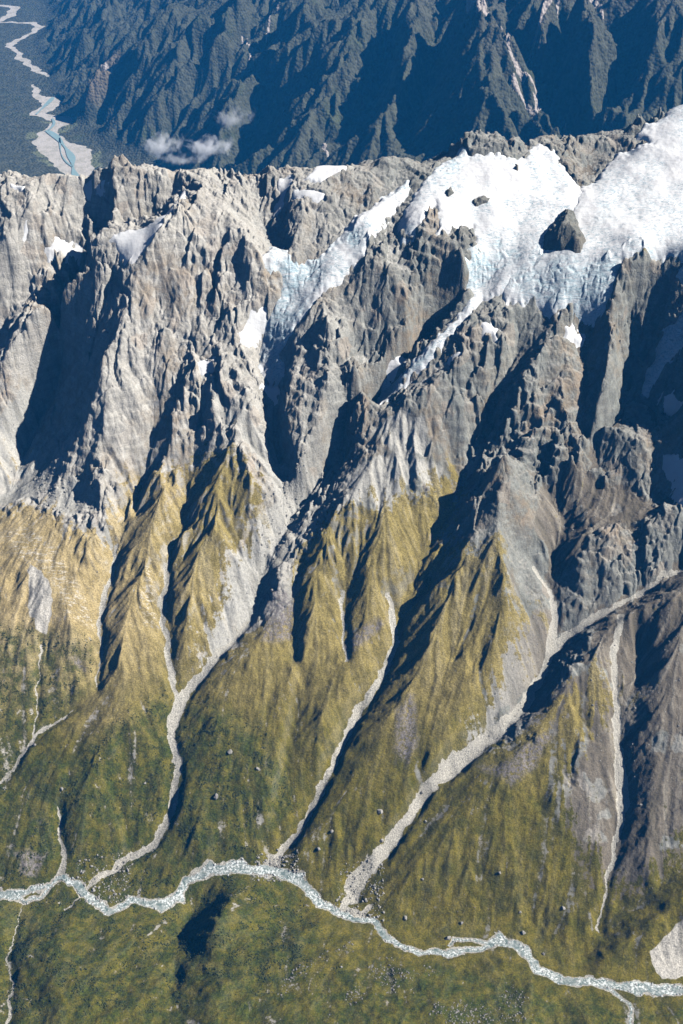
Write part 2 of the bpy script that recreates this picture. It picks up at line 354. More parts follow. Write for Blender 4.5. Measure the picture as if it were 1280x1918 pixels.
# ridges and gullies
RG = [
 # far left
 ([(215, 320), (212, 380), (195, 430), (165, 470), (160, 505), (120, 520), (70, 570), (30, 640), (-20, 710), (-60, 780)], [90, 110, 100, 90, 90, 90, 80, 60, 40, 10]),
 ([(100, 345), (90, 400), (40, 470), (-10, 540), (-60, 620)], [30, 20, 0, -30, -60]),
 ([(165, 350), (175, 410), (130, 455), (80, 500), (20, 580), (-30, 650)], [0, -60, -90, -90, -80, -70]),
 ([(60, 350), (55, 400), (10, 460), (-40, 500)], [60, 60, 50, 30]),
 # cirque of the big shadow
 ([(330, 365), (300, 410), (250, 445), (215, 480), (185, 540), (150, 620), (120, 700), (90, 770), (55, 830), (35, 890), (20, 935)],
  [-10, -50, -90, -150, -220, -250, -250, -220, -160, -70, -20]),
 ([(385, 345), (350, 372), (320, 420), (292, 452), (268, 482), (252, 530), (240, 590), (206, 640), (190, 690), (196, 740), (200, 790), (176, 840), (160, 890), (150, 930)],
  [60, 110, 150, 170, 185, 190, 185, 180, 170, 150, 125, 95, 55, 5]),
 ([(0, 950), (70, 940), (140, 945), (200, 960)], [0, 10, 10, 5]),
 # ribbed face
 ([(385, 347), (430, 390), (465, 450), (500, 500), (525, 545), (510, 590)], [60, 85, 80, 70, 40, 20]),
 ([(455, 350), (480, 410), (505, 460), (535, 490)], [10, -20, -40, -50]),
 ([(300, 560), (340, 600), (400, 650), (440, 690), (470, 740), (480, 800)], [90, 80, 70, 60, 50, 20]),
 ([(330, 500), (400, 570), (450, 620), (470, 660)], [100, 70, 20, -30]),
 ([(300, 640), (350, 700), (330, 760), (320, 830)], [90, 60, 60, 60]),
 ([(420, 665), (390, 730), (410, 800), (460, 860), (500, 930)], [50, 70, 70, 60, 40]),
 # central glacier trough and the wall right of it
 ([(765, 340), (700, 400), (640, 460), (590, 510), (545, 560), (520, 600), (500, 650), (492, 700), (512, 770), (520, 840), (545, 900)],
  [0, -12, -25, -35, -42, -50, -60, -80, -85, -75, -70]),
 ([(790, 320), (760, 385), (735, 420), (690, 480), (640, 530), (590, 560), (566, 600), (552, 650), (545, 710), (530, 770), (545, 850), (580, 880)],
  [15, 18, 12, 8, 8, 15, 28, 42, 55, 50, 30, 10]),
 ([(640, 320), (600, 360), (545, 380), (540, 430), (560, 480)], [40, 40, 40, 30, 0]),
 ([(700, 330), (705, 370), (660, 420), (610, 455)], [60, 40, 30, 0]),
 ([(520, 340), (530, 390), (520, 440)], [10, -20, -40]),
 # left trunk of the great couloir and its cliffs
 ([(960, 500), (905, 548), (870, 578), (830, 622), (790, 672), (750, 718), (712, 762), (680, 795), (645, 835), (615, 885), (575, 945), (535, 1005), (497, 1060), (480, 1130),
   (440, 1190), (380, 1258), (342, 1310), (322, 1370), (330, 1440), (325, 1500), (290, 1570), (230, 1612), (165, 1660)],
  [-40, -70, -100, -130, -150, -160, -160, -160, -150, -140, -120, -100, -80, -70, -60, -55, -50, -45, -42, -38, -30, -22, -12]),
 ([(760, 420), (800, 400), (830, 440), (870, 480), (880, 530), (850, 575), (800, 620), (760, 670), (700, 660), (660, 640)], [30, 60, 60, 60, 50, 20, 0, -20, -10, 0]),
 ([(700, 480), (750, 520), (770, 600), (740, 650), (700, 700), (660, 760), (630, 800)], [70, 60, 40, 10, -10, -30, -60]),
 ([(600, 600), (650, 660), (680, 720), (650, 790)], [90, 80, 50, -20]),
 ([(620, 700), (600, 780), (560, 840), (575, 885)], [70, 70, 50, 0]),
 # ridge right of the couloir
 ([(900, 560), (885, 600), (868, 650), (840, 700), (800, 735), (765, 755), (735, 800), (715, 850), (680, 900), (640, 940), (620, 985), (590, 1040), (560, 1090)],
  [-20, 40, 60, 72, 72, 65, 55, 52, 50, 50, 45, 27, 0]),
 ([(578, 1072), (532, 1140), (482, 1200), (428, 1255), (388, 1310), (374, 1380)], [20, 8, 2, 0, -2, -8]),
 ([(690, 905), (700, 960), (730, 1010), (760, 1060), (770, 1110)], [30, 40, 30, 0, -20]),
 ([(620, 990), (610, 1050), (590, 1120), (570, 1200), (540, 1300), (520, 1420), (490, 1540)], [30, 40, 40, 30, 20, 15, 10]),
 ([(640, 960), (660, 1040), (650, 1120), (640, 1200)], [20, -10, -10, 0]),
 ([(700, 980), (690, 1060), (690, 1140), (670, 1220), (620, 1330), (590, 1420)], [40, 45, 35, 25, 12, 8]),
 ([(505, 1030), (530, 1075), (545, 1110), (520, 1170)], [-60, 10, 0, 0]),
 ([(560, 1060), (550, 1130), (560, 1240), (550, 1350), (530, 1450), (510, 1560)], [-30, -20, -15, -15, -15, -15]),
 # buttresses under the ice
 ([(1160, 505), (1156, 560), (1150, 640), (1140, 700), (1110, 790), (1060, 850), (1000, 890)], [60, 80, 90, 100, 80, 40, 0]),
 ([(960, 580), (950, 640), (935, 700), (900, 740), (880, 800)], [30, 20, 20, 10, -20]),
 ([(1040, 600), (1010, 660), (980, 720), (950, 790), (955, 850)], [40, 60, 70, 50, -20]),
 ([(1000, 600), (975, 660), (925, 740), (900, 820), (870, 890)], [10, -20, -40, -60, -65]),
 ([(1080, 600), (1075, 700), (1040, 780), (1020, 850)], [20, 40, 40, 10]),
 ([(1100, 620), (1105, 700), (1080, 780)], [10, 20, 20]),
 # shadowed cliff bay, far right
 ([(1190, 520), (1185, 620), (1175, 720), (1150, 800), (1100, 850)], [30, -60, -100, -80, -50]),
 ([(1235, 560), (1215, 650), (1200, 740), (1260, 800)], [-10, -50, -80, -40]),
 ([(1330, 560), (1300, 680), (1290, 760), (1300, 900), (1330, 1000)], [150, 150, 130, 110, 100]),
 ([(1165, 492), (1210, 484), (1262, 486), (1300, 500)], [75, 65, 60, 80]),
 ([(1085, 770), (1150, 800), (1225, 850), (1260, 900)], [20, 40, 40, 30]),
 ([(1090, 820), (1130, 900), (1230, 930), (1250, 960)], [-50, -20, 0, 0]),
 ([(1020, 900), (1060, 980), (1040, 1060)], [-50, -50, -50]),
 ([(1280, 940), (1200, 980), (1140, 1010), (1090, 1020), (1080, 1060)], [60, 50, 50, 40, 20]),
 # the pyramid
 ([(943, 838), (936, 880), (935, 930), (942, 985), (945, 1030), (950, 1090), (945, 1160), (900, 1250), (860, 1330), (820, 1420), (760, 1500), (700, 1600)],
  [168, 140, 128, 122, 114, 104, 90, 65, 45, 30, 12, 0]),
 ([(943, 838), (985, 900), (1010, 980), (1020, 1060), (1040, 1150)], [168, 60, 0, -30, -50]),
 ([(936, 905), (895, 955), (868, 1020), (855, 1070)], [140, 110, 85, 75]),
 ([(943, 1000), (900, 1080), (880, 1150), (850, 1220), (800, 1300)], [140, 90, 60, 40, 20]),
 ([(905, 860), (870, 920), (830, 985), (790, 1055), (757, 1125), (745, 1190), (722, 1265), (670, 1335), (632, 1410), (592, 1490), (540, 1575), (512, 1615)],
  [-60, -65, -62, -58, -52, -50, -46, -45, -40, -35, -25, -15]),
 ([(860, 1080), (830, 1150), (800, 1220), (760, 1300), (700, 1400), (640, 1500), (560, 1600)], [85, 75, 60, 45, 30, 14, 5]),
 # third stream
 ([(1290, 1050), (1210, 1110), (1120, 1160), (1058, 1188), (1030, 1240), (990, 1310), (930, 1375), (860, 1430), (795, 1490), (745, 1570), (695, 1625), (650, 1700)],
  [-20, -50, -70, -80, -80, -70, -60, -50, -40, -30, -20, -12]),
 ([(1310, 1080), (1240, 1120), (1170, 1150), (1130, 1200), (1070, 1280), (1000, 1380), (920, 1450), (850, 1540), (780, 1640)],
  [60, 50, 50, 40, 30, 15, 5, 5, 0]),
 ([(1185, 1150), (1200, 1230), (1180, 1330), (1172, 1420), (1178, 1500), (1155, 1600), (1135, 1690)], [0, -35, -30, -25, -25, -20, -15]),
 ([(1310, 1100), (1260, 1200), (1230, 1320), (1225, 1450), (1210, 1600), (1240, 1720)], [80, 60, 30, 10, 5, 0]),
 ([(1300, 1590), (1270, 1640), (1180, 1700), (1120, 1760), (1085, 1820)], [-30, -30, -30, -28, -15]),
 ([(1330, 1640), (1250, 1700), (1180, 1760), (1120, 1810)], [30, 30, 25, 5]),
 # left gullies
 ([(315, 760), (275, 830), (262, 900), (240, 950), (218, 1020), (205, 1100), (190, 1150), (192, 1210), (180, 1285), (112, 1340), (50, 1388), (20, 1440), (-30, 1480)],
  [20, 0, -20, -30, -45, -45, -40, -40, -45, -45, -45, -45, -45]),
 ([(392, 765), (366, 830), (352, 900), (345, 970), (322, 1040), (306, 1130), (315, 1200), (326, 1290), (340, 1315)], [0, -20, -35, -45, -45, -40, -40, -45, -50]),
 ([(330, 870), (300, 940), (270, 1040), (250, 1120), (225, 1200), (230, 1280)], [45, 40, 35, 30, 20, 0]),
 ([(410, 880), (395, 960), (370, 1050), (350, 1130), (350, 1220)], [60, 50, 35, 20, 0]),
 ([(200, 850), (210, 900), (190, 960), (170, 1020), (150, 1080)], [60, 50, 30, 10, 10]),
 ([(0, 1010), (60, 1060), (110, 1120), (150, 1190)], [10, 20, 20, 10]),
 ([(250, 1330), (200, 1400), (160, 1480), (150, 1560)], [10, 15, 10, 10]),
 # lower slope runnels
 ([(230, 1400), (215, 1480), (205, 1560)], [-8, -18, -10]),
 ([(345, 1480), (338, 1560), (330, 1640)], [10, -8, -10]),
 ([(110, 1440), (112, 1520), (130, 1600)], [5, -12, -10]),
 ([(400, 1340), (420, 1440), (400, 1540), (380, 1600)], [10, 12, 10, 5]),
 # hills this side of the river
 ([(395, 1665), (370, 1700), (345, 1740), (330, 1790), (330, 1850)], [-30, -62, -72, -60, -35]),
 ([(445, 1668), (425, 1690), (410, 1730), (400, 1790), (420, 1860)], [45, 80, 78, 50, 25]),
 ([(60, 1700), (35, 1780), (15, 1860), (10, 1930)], [-15, -30, -30, -30]),
 ([(110, 1740), (90, 1820), (120, 1900)], [15, 15, 10]),
 ([(650, 1830), (700, 1900), (800, 1960)], [20, 20, 20]),
]
for p, o in RG: line(p, o)
K = np.concatenate(cons)
edge = [(x, y, 0.0) for x in (-2300, 2300) for y in range(1000, 5200, 20)] + [(x, 5190.0, 0.0) for x in range(-2300, 2300, 20)]
K = np.concatenate([K, np.array(edge)])
OFF = diffuse(D, K, 0.004)
H0d = Bd + blur(OFF, 1, 1)
H0 = blur(D.sample(H0d, T.X, T.Y), 2, 1)         # large shape on the fine grid

# ================================================================== zones of the ground, traced in the photo and laid on the large shape
def on(pts, off=0.0): return D.hit(H0d, pts, off, 1050, 4900)
WX = T.X + 14 * fbm(T.X, T.Y, 90, 4, 40); WY = T.Y + 14 * fbm(T.X, T.Y, 90, 4, 50)      # wandering edges
def zone(pts, soft, inset=0.0, XX=WX, YY=WY):
    return smoothstep(-soft, soft, poly_sd(XX, YY, on(pts)[:, :2], soft + 20) - inset)
def band(pts, wpx, soft, XX=WX, YY=WY, off=0.0):
    """a strip wpx metres half-wide along a traced line"""
    P = densify_w(on(pts, off), wpx); return 1 - smoothstep(-soft, soft, line_d(XX, YY, P[:, :2], P[:, 2], soft + 6))
def densify_w(P, W):
    W = np.broadcast_to(np.asarray(W, float), (len(P),)); return np.column_stack([P[:, 0], P[:, 1], W])
big = fbm(T.X, T.Y, 260, 5, 60)
grass = zone([(-150, 955), (0, 952), (70, 955), (130, 985), (190, 1010), (215, 960), (240, 900), (262, 850), (290, 880), (330, 870), (370, 850), (420, 840), (470, 880), (500, 930), (470, 990),
              (430, 1060), (400, 1150), (380, 1230), (430, 1215), (480, 1170), (530, 1140), (560, 1060), (590, 1000), (640, 960), (690, 930), (720, 950), (760, 920), (790, 930), (810, 900), (850, 850),
              (870, 900), (840, 1000), (860, 1020), (900, 1040), (935, 1010), (950, 1060), (955, 1130), (1000, 1150), (960, 1220), (930, 1300), (880, 1400), (960, 1400), (1030, 1330), (1080, 1280), (1110, 1260), (1130, 1300),
              (1100, 1400), (1060, 1480), (1080, 1560), (1120, 1590), (1150, 1660), (1210, 1640), (1290, 1560), (1500, 1600), (1950, 1560), (1950, 2100), (-200, 2100)], 75)
grass = np.clip(grass + 0.0 * big, 0, 1)
green = zone([(-150, 1180), (0, 1170), (80, 1180), (180, 1210), (150, 1300), (60, 1390), (130, 1420), (210, 1360), (300, 1310), (420, 1330), (520, 1400), (560, 1500), (480, 1600), (540, 1640), (600, 1760), (560, 1850), (700, 1800), (900, 1820), (1100, 1870), (1280, 1890), (1950, 1900), (1950, 2200), (-200, 2200)], 40)
scree = zone([(400, 1250), (380, 1240), (400, 1150), (430, 1060), (470, 1000), (520, 930), (470, 830), (400, 760), (360, 740), (420, 740), (480, 800), (520, 850), (560, 890), (600, 900), (560, 970), (510, 1040), (480, 1140), (430, 1210)], 12)
scree = np.maximum(scree, zone([(-150, 960), (0, 945), (70, 940), (130, 965), (175, 960), (160, 900), (100, 870), (60, 830), (90, 760), (60, 700), (20, 760), (-60, 800)], 14))
scree = np.maximum(scree, zone([(660, 880), (700, 860), (740, 850), (790, 870), (830, 870), (820, 930), (780, 900), (730, 960), (690, 930), (640, 950)], 12))
scree = np.maximum(scree, zone([(955, 1090), (960, 1160), (1000, 1150), (1040, 1130), (1060, 1150), (1030, 1240), (960, 1320), (880, 1400), (860, 1380), (910, 1300), (940, 1200)], 14))
scree = np.maximum(scree, zone([(1020, 900), (1090, 870), (1200, 930), (1230, 960), (1120, 1000), (1070, 1060), (1040, 1080), (1000, 1000)], 14))
scree = np.maximum(scree, zone([(1280, 1060), (1200, 1120), (1120, 1170), (1080, 1250), (1000, 1330), (960, 1390), (1040, 1360), (1100, 1300), (1100, 1400), (1060, 1500), (1060, 1600), (1130, 1720), (1220, 1660), (1300, 1600), (1500, 1560), (1950, 1540), (1950, 1060)], 30))
scree = np.maximum(scree, zone([(190, 930), (215, 960), (212, 1040), (200, 1150), (182, 1150), (180, 1050), (200, 990)], 8))
scree = np.maximum(scree, zone([(700, 800), (760, 770), (820, 800), (800, 860), (740, 860)], 10))
sc_n = fbm(T.X, T.Y, 120, 4, 70)
scree0 = scree.copy(); scree *= smoothstep(-0.9, -0.3, sc_n)
bar = zone([(50, 1070), (62, 1060), (85, 1085), (100, 1120), (95, 1160), (85, 1190), (62, 1180), (55, 1130)], 6)            # the bare white slip among the grass
bar = np.maximum(bar, zone([(1215, 1790), (1240, 1760), (1285, 1715), (1330, 1690), (1330, 1830), (1240, 1830)], 6))
streaks = zone([(0, 1000), (60, 985), (110, 1040), (160, 1120), (180, 1180), (140, 1160), (90, 1080), (30, 1040)], 15)
streaks = np.maximum(streaks, zone([(270, 1060), (290, 1070), (290, 1150), (275, 1180), (262, 1120)], 10))
CH = [
 ([(1300, 1048), (1240, 1085), (1200, 1112), (1150, 1140), (1105, 1165), (1062, 1186), (1036, 1215)], [6, 6, 7, 8, 10, 12, 14]),
 ([(1000, 1050), (1030, 1100), (1042, 1150), (1036, 1215)], [6, 8, 10, 12]),
 ([(690, 1700), (665, 1720)], [12, 8]), ([(505, 1600), (505, 1632)], [10, 14]), ([(200, 1630), (165, 1660), (150, 1672)], [10, 10, 10]),  # pale gravel beds of the side streams: traced line, half-width in metres
 ([(500, 1075), (488, 1110), (478, 1140), (440, 1192), (405, 1228), (378, 1260), (350, 1290), (338, 1312), (325, 1345), (320, 1375), (330, 1420), (332, 1450), (325, 1500), (310, 1540), (285, 1578), (240, 1602), (200, 1630), (165, 1660)],
  [5, 6, 8, 10, 12, 14, 16, 20, 20, 12, 13, 14, 14, 14, 13, 12, 10, 10]),
 ([(318, 1040), (308, 1100), (304, 1150), (314, 1200), (318, 1250), (328, 1290), (336, 1315)], [6, 11, 13, 11, 8, 8, 9]),
 ([(218, 1020), (208, 1080), (192, 1130), (184, 1160), (190, 1200), (188, 1230), (180, 1285)], [6, 9, 10, 7, 5, 4, 2]),
 ([(140, 1325), (95, 1355), (52, 1388), (38, 1410), (22, 1440), (-20, 1475)], [2, 4, 6, 6, 5, 5]),
 ([(728, 1112), (738, 1160), (740, 1200), (722, 1250), (700, 1290), (668, 1335), (645, 1385), (632, 1410), (605, 1470), (590, 1500), (555, 1560), (525, 1590), (508, 1622)],
  [10, 13, 11, 12, 12, 14, 11, 12, 12, 11, 12, 13, 20]),
 ([(1040, 1160), (1028, 1230), (995, 1300), (960, 1345), (920, 1380), (880, 1410), (840, 1440), (800, 1475), (770, 1520), (740, 1565), (700, 1610), (680, 1640), (660, 1680)],
  [12, 12, 14, 16, 22, 22, 20, 14, 13, 14, 16, 20, 18]),
 ([(705, 1610), (660, 1640), (648, 1700), (680, 1712)], [6, 12, 14, 10]),
 ([(1165, 1150), (1150, 1220), (1155, 1290), (1158, 1400), (1165, 1460), (1170, 1500), (1150, 1600), (1140, 1640), (1130, 1690), (1122, 1740)], [10, 12, 10, 12, 14, 14, 8, 4, 4, 3]),
 ([(75, 1200), (72, 1250), (68, 1330), (62, 1380)], [3, 2, 2, 3]),
 ([(110, 1510), (112, 1560), (118, 1600), (115, 1640)], [4, 5, 8, 16]),
 ([(120, 1700), (150, 1680)], [3, 3]),
 ([(5, 1935), (18, 1880), (22, 1840), (15, 1790), (30, 1730), (42, 1690)], [6, 5, 4, 3, 2, 2]),
 ([(640, 1100), (645, 1160), (650, 1230)], [6, 5, 3]),
 ([(555, 990), (525, 1040), (500, 1075)], [20, 14, 6]),
]
chan = np.zeros_like(T.X)
chd = np.full(T.X.shape, 1e3, np.float32)
for p, wd in CH: P_ = densify_w(on(p), wd); chd = np.minimum(chd, line_d(T.X, T.Y, P_[:, :2], P_[:, 2], 45))
for p, wd in CH: chan = np.maximum(chan, band(p, wd, 3.5, T.X + 9 * fbm(T.X, T.Y, 55, 5, 41, 0.6), T.Y + 9 * fbm(T.X, T.Y, 55, 5, 51, 0.6)))
RP = on(RIVER)[:, :2]
RW = np.interp(np.arange(len(RIVER)), [0, 2, 3, 5, 7, 12, 14, 18, 19, 24, 28, 32, 35], [1, 3, -2, 1, 5, 2, 5, 1, -1, 4, 5, 7, 9]) # wider or narrower than the mean
riv_d = line_d(T.X + 9 * fbm(T.X, T.Y, 45, 4, 42), T.Y + 9 * fbm(T.X, T.Y, 45, 4, 52), RP, RW, 60) + 3.0 * fbm(T.X, T.Y, 70, 4, 43, 0.7)
for side in ([(35, 1678), (45, 1690), (75, 1680), (95, 1655)], [(1110, 1838), (1150, 1858), (1180, 1880), (1185, 1925)], [(1010, 1812), (960, 1770), (905, 1762), (850, 1758), (845, 1770)]):
    riv_d = np.minimum(riv_d, 5 + line_d(T.X + 6 * fbm(T.X, T.Y, 45, 4, 42), T.Y + 6 * fbm(T.X, T.Y, 45, 4, 52), on(side)[:, :2], 0, 60))
ICE = {
 'left': [(865, 281), (835, 306), (802, 332), (775, 366), (757, 392), (747, 420), (752, 448), (775, 440), (795, 420), (815, 390), (822, 405), (822, 432), (850, 432), (885, 430), (893, 455), (868, 480), (860, 500), (878, 515), (882, 545),
          (868, 572), (835, 606), (798, 652), (760, 700), (722, 745), (704, 764), (712, 771), (745, 738), (790, 692), (832, 642), (872, 597), (903, 564), (940, 560), (970, 535), (1005, 505), (1035, 475), (1060, 440), (1085, 400), (1098, 360),
          (1085, 352), (1056, 322), (1036, 285), (1015, 272), (1000, 274), (985, 292), (968, 302), (940, 296), (900, 291), (880, 292)],
 'right': [(1085, 352), (1068, 392), (1045, 428), (1020, 465), (990, 492), (955, 518), (935, 548), (950, 576), (975, 568), (1000, 562), (1022, 580), (1040, 602), (1056, 588), (1066, 575), (1100, 580), (1140, 592), (1146, 560), (1160, 530), (1160, 502),
           (1200, 486), (1250, 480), (1275, 500), (1262, 530), (1300, 545), (1420, 560), (1600, 560), (1600, 180), (1290, 200), (1240, 220), (1203, 236), (1190, 262), (1212, 272), (1180, 285), (1155, 290), (1140, 308), (1108, 345)],
 'central': [(766, 336), (745, 354), (702, 386), (666, 411), (640, 438), (600, 478), (562, 495), (530, 480), (510, 466), (496, 480), (506, 500), (522, 516), (525, 540), (515, 570), (506, 600), (500, 640), (490, 672), (492, 700), (505, 712), (518, 722), (526, 700), (532, 660), (546, 628), (562, 606), (592, 568),
             (622, 538), (642, 518), (682, 478), (702, 448), (732, 400), (772, 350)],
 'cliff': [(1420, 540), (1290, 575), (1262, 608), (1240, 625), (1228, 665), (1212, 700), (1196, 742), (1208, 745), (1228, 722), (1245, 690), (1268, 660), (1300, 640), (1420, 620)],
}
ice = {k: poly_sd(WX * 0.5 + T.X * 0.5 + 7 * gnoise(T.X, T.Y, 24, 44), WY * 0.5 + T.Y * 0.5 + 9 * gnoise(T.X, T.Y, 20, 45), on(p)[:, :2], 90) for k, p in ICE.items()}
PATCH = [
 ([(345, 355), (353, 358), (330, 395), (302, 430), (286, 455), (246, 500), (232, 495), (224, 470), (207, 455), (222, 435), (260, 430), (290, 420), (318, 395)], 'long snowfield filling the couloir left of the ribbed peak'),
 ([(470, 588), (502, 594), (498, 612), (480, 640), (466, 665), (447, 645), (464, 612)], 'bright snow wedge at the left foot of the central glacier'),
 ([(370, 680), (384, 669), (397, 673), (396, 684), (380, 695), (370, 692)], 'small lone snow patch on the pale rock face left of centre'),
 ([(490, 728), (520, 722), (524, 740), (510, 754), (500, 746)], 'small snow patch just below the tip of the central glacier'),
 ([(900, 612), (914, 612), (930, 630), (928, 642), (906, 634)], 'small oval snow patch on the buttress beside the ice couloir'),
 ([(843, 660), (866, 662), (862, 673), (846, 672)], 'tiny snow scrap in the shade above the blocky knoll'),
 ([(722, 678), (745, 668), (768, 670), (752, 690), (728, 702)], 'shaded snow patch left of the couloir tongue'),
 ([(1058, 612), (1078, 608), (1092, 625), (1095, 640), (1075, 636), (1060, 645)], 'speckled snow patch below the ice front'),
 ([(1240, 740), (1258, 736), (1290, 755), (1300, 785), (1262, 775), (1243, 762)], 'blue shaded snow patch on the dark cliff ledge at the right edge'),
 ([(1245, 852), (1270, 844), (1300, 880), (1300, 950), (1268, 948), (1262, 900)], 'tall blue snow bank in shade above the right scree basin'),
 ([(572, 342), (590, 318), (640, 309), (650, 318), (622, 331), (602, 345)], 'white snowfield on the crest near the middle of the range'),
 ([(522, 342), (545, 330), (552, 345), (538, 365), (528, 392), (514, 402), (526, 368), (520, 355)], 'thin crooked snow strip running down from the crest'),
 ([(548, 366), (575, 360), (612, 372), (600, 383), (575, 376), (548, 380)], 'flat snow ledge just under the crest snowfield'),
 ([(90, 472), (120, 458), (148, 470), (128, 490), (118, 482), (95, 484)], 'blue snow patch in the dark gully at the upper left'),
 ([(46, 415), (58, 410), (54, 440), (44, 452)], 'slim snow streak on the brown rocks at the far left'),
 ([(150, 340), (170, 334), (204, 342), (190, 351), (152, 352)], 'low snow ledge on the crest at the far left'),
 ([(18, 350), (50, 352), (44, 362), (20, 360)], 'tiny snow ledge beside the leftmost crest rocks'),
]
icem = np.zeros_like(T.X)
for a in ice.values(): icem = np.maximum(icem, smoothstep(-12, 15, a))
for p, _l in PATCH: icem = np.maximum(icem, 0.8 * smoothstep(-6, 12, poly_sd(T.X, T.Y, on(p)[:, :2], 20)))
rock = np.clip(1 - grass, 0, 1) * (1 - 0.88 * scree0) * (1 - 0.88 * icem)

# ================================================================== erosion and rock detail
H = H0 + 0.0
rough = 0.35 + 0.65 * rock
def fade_river(): return smoothstep(8, 60, riv_d)
keep_r = fade_river()
H += (16 * fbm(T.X, T.Y, 420, 2, 1) * rock + 5 * fbm(T.X, T.Y, 160, 2, 5)) * keep_r
half = (slice(None, None, 2), slice(None, None, 2))
def gully_add(H, wl, amp, seed, coarse):
    Hs = blur(H, max(1, int(wl / STEP / 5)), 2)
    gx, gy = np.gradient(Hs, STEP)
    if coarse:
        g = gully(T.X[half], T.Y[half], gx[half], gy[half], wl, seed)
        g = g.repeat(2, 0).repeat(2, 1)[:T.nx, :T.ny]; g = blur(g, 1, 1)
    else: g = gully(T.X, T.Y, gx, gy, wl, seed)
    sl = smoothstep(0.15, 0.75, np.hypot(gx, gy))
    return H + amp * g * sl
upg = 1 + 2.2 * smoothstep(1330, 1700, H0)        # the grassed ribs get craggier uphill
modg = 0.25 + 1.1 * smoothstep(-0.5, 0.7, fbm(T.X, T.Y, 200, 3, 15))
for wl, ar, ag, sd_, co in ((230, 11, 6, 1, True), (120, 8, 6, 2, True)):
    H = gully_add(H, wl, ar * rock + ag * upg * (1 - rock) * (1 - 0.4 * scree) * keep_r * modg, sd_, co)
# crags, slabs, ledges and cracks of the bare rock
wx = T.X + 22 * fbm(T.X, T.Y, 130, 3, 80); wy = T.Y + 22 * fbm(T.X, T.Y, 130, 3, 90)
craggy = rock * (0.35 + 0.9 * smoothstep(-0.5, 0.6, fbm(T.X, T.Y, 330, 2, 19)))
craggy *= 1 - 0.62 * zone([(943, 825), (985, 890), (1015, 980), (1035, 1080), (1045, 1180), (960, 1250), (900, 1250), (850, 1100), (870, 1000), (915, 880)], 30)
H += craggy * (10 * ridged(wx, wy, 210, 3, 20, 0.5) - 4)
# leaning ribs: long gentle backs to the right, short steep faces to the left
lft = smoothstep(-150, -420, T.X + 0.0 * T.Y) * smoothstep(2950, 3150, T.Y)
for lam_, am_, sd_ in ((150.0, 22.0, 600), (64.0, 9.5, 610)):
    w1 = fbm(T.X, T.Y, lam_ * 1.7, 4, sd_, 0.55) * 0.9
    mod = smoothstep(-0.35, 0.45, fbm(T.X, T.Y, lam_ * 2.2, 2, sd_ + 5))
    for wgt, cx_, cy_ in ((1 - lft, 0.80, -0.60), (lft, 0.86, 0.42)):
        t_ = ((T.X * cx_ + T.Y * cy_) / lam_ + w1) % 1.0
        saw = np.where(t_ < 0.22, t_ / 0.22, (1 - t_) / 0.78)
        H += craggy * wgt * mod * am_ * (saw - 0.5) * 1.6
f1, e1 = facets(wx, wy, 110, 1, -0.5, 1.35); f2, e2 = facets(wx, wy, 48, 2, 0.5, 1.15); f3, e3 = facets(wx, wy, 21, 3, -0.5, 1.2)
H += craggy * (31 * f1 + 9 * (smoothstep(0, 0.12, e1) - 1) + 14 * f2 + 6 * (smoothstep(0, 0.16, e2) - 1) + 6.5 * f3 + 3 * (smoothstep(0, 0.25, e3) - 1))
for wl, ar, ag, sd_, co in ((60, 3.0, 3.4, 3, True), (30, 2.2, 1.3, 4, False)):
    H = gully_add(H, wl, ar * craggy + ag * upg * (1 - rock) * (1 - 0.4 * scree) * keep_r * modg, sd_, co)
# bedding ledges dipping to the right
lam = 34.0; ph = (H + 16 * fbm(T.X, T.Y, 300, 3, 95) + 0.18 * T.X) / lam
H += craggy * 10 * (np.abs((ph % 1.0) * 2 - 1) - 0.5) * smoothstep(-0.3, 0.5, fbm(T.X, T.Y, 420, 2, 97) + 0.2)
# loose debris fills the hollows
Bf = blur(H, 9, 2); gq, hq = np.gradient(Bf, STEP); fillm = rock * smoothstep(3.0, 9.0, Bf - H) * (1 - smoothstep(0.75, 1.25, np.hypot(gq, hq)))
H = H + fillm * (Bf - 3.5 - H) * 0.75
# rolling ground this side of the river
fg = smoothstep(15, 120, riv_d) * smoothstep(1950, 1750, T.Y) * (H0 < 1300) * (1 - rock)
H += fg * (17 * fbm(T.X, T.Y, 190, 4, 500)) + (1 - rock) * keep_r * 3.0 * fbm(T.X, T.Y, 60, 4, 510, 0.6)
H += 1.6 * ridged(T.X, T.Y, 17, 2, 99) * (0.25 + rock)
# streams lie cut into their slopes
Hc = blur(H, 4, 1); inc = smoothstep(34, 0, chd) * (0.35 + 0.65 * smoothstep(18, 70, riv_d))
H = H + (Hc - H) * 0.8 * smoothstep(14, 0, chd) - 11 * inc * inc - 2.0 * chan
# rills and streaks that run with the fall of the ground
Hs = blur(H, 7, 2); gx, gy = np.gradient(Hs, STEP); gl = np.hypot(gx, gy) + 1e-3; gx /= gl; gy /= gl
wn = rng.random(T.X.shape).astype(np.float32); wn = blur(wn, 1, 1) - 0.5; wl2 = blur(wn, 2, 2) * 3.0
def lic(src, n, stp):
    acc = src.copy()
    for sg in (1, -1):
        px = np.arange(T.nx, dtype=np.float32)[:, None] * np.ones((1, T.ny), np.float32); py = np.arange(T.ny, dtype=np.float32)[None] * np.ones((T.nx, 1), np.float32)
        for _ in range(n):
            i = np.clip(px, 0, T.nx - 1).astype(np.int32); j = np.clip(py, 0, T.ny - 1).astype(np.int32)
            px = px + sg * stp * gx[i, j]; py = py + sg * stp * gy[i, j]
            acc += src[np.clip(px, 0, T.nx - 1).astype(np.int32), np.clip(py, 0, T.ny - 1).astype(np.int32)]
    return acc / acc.std()
st1 = lic(wn, 9, 1.4); st2 = lic(wl2, 16, 2.4)
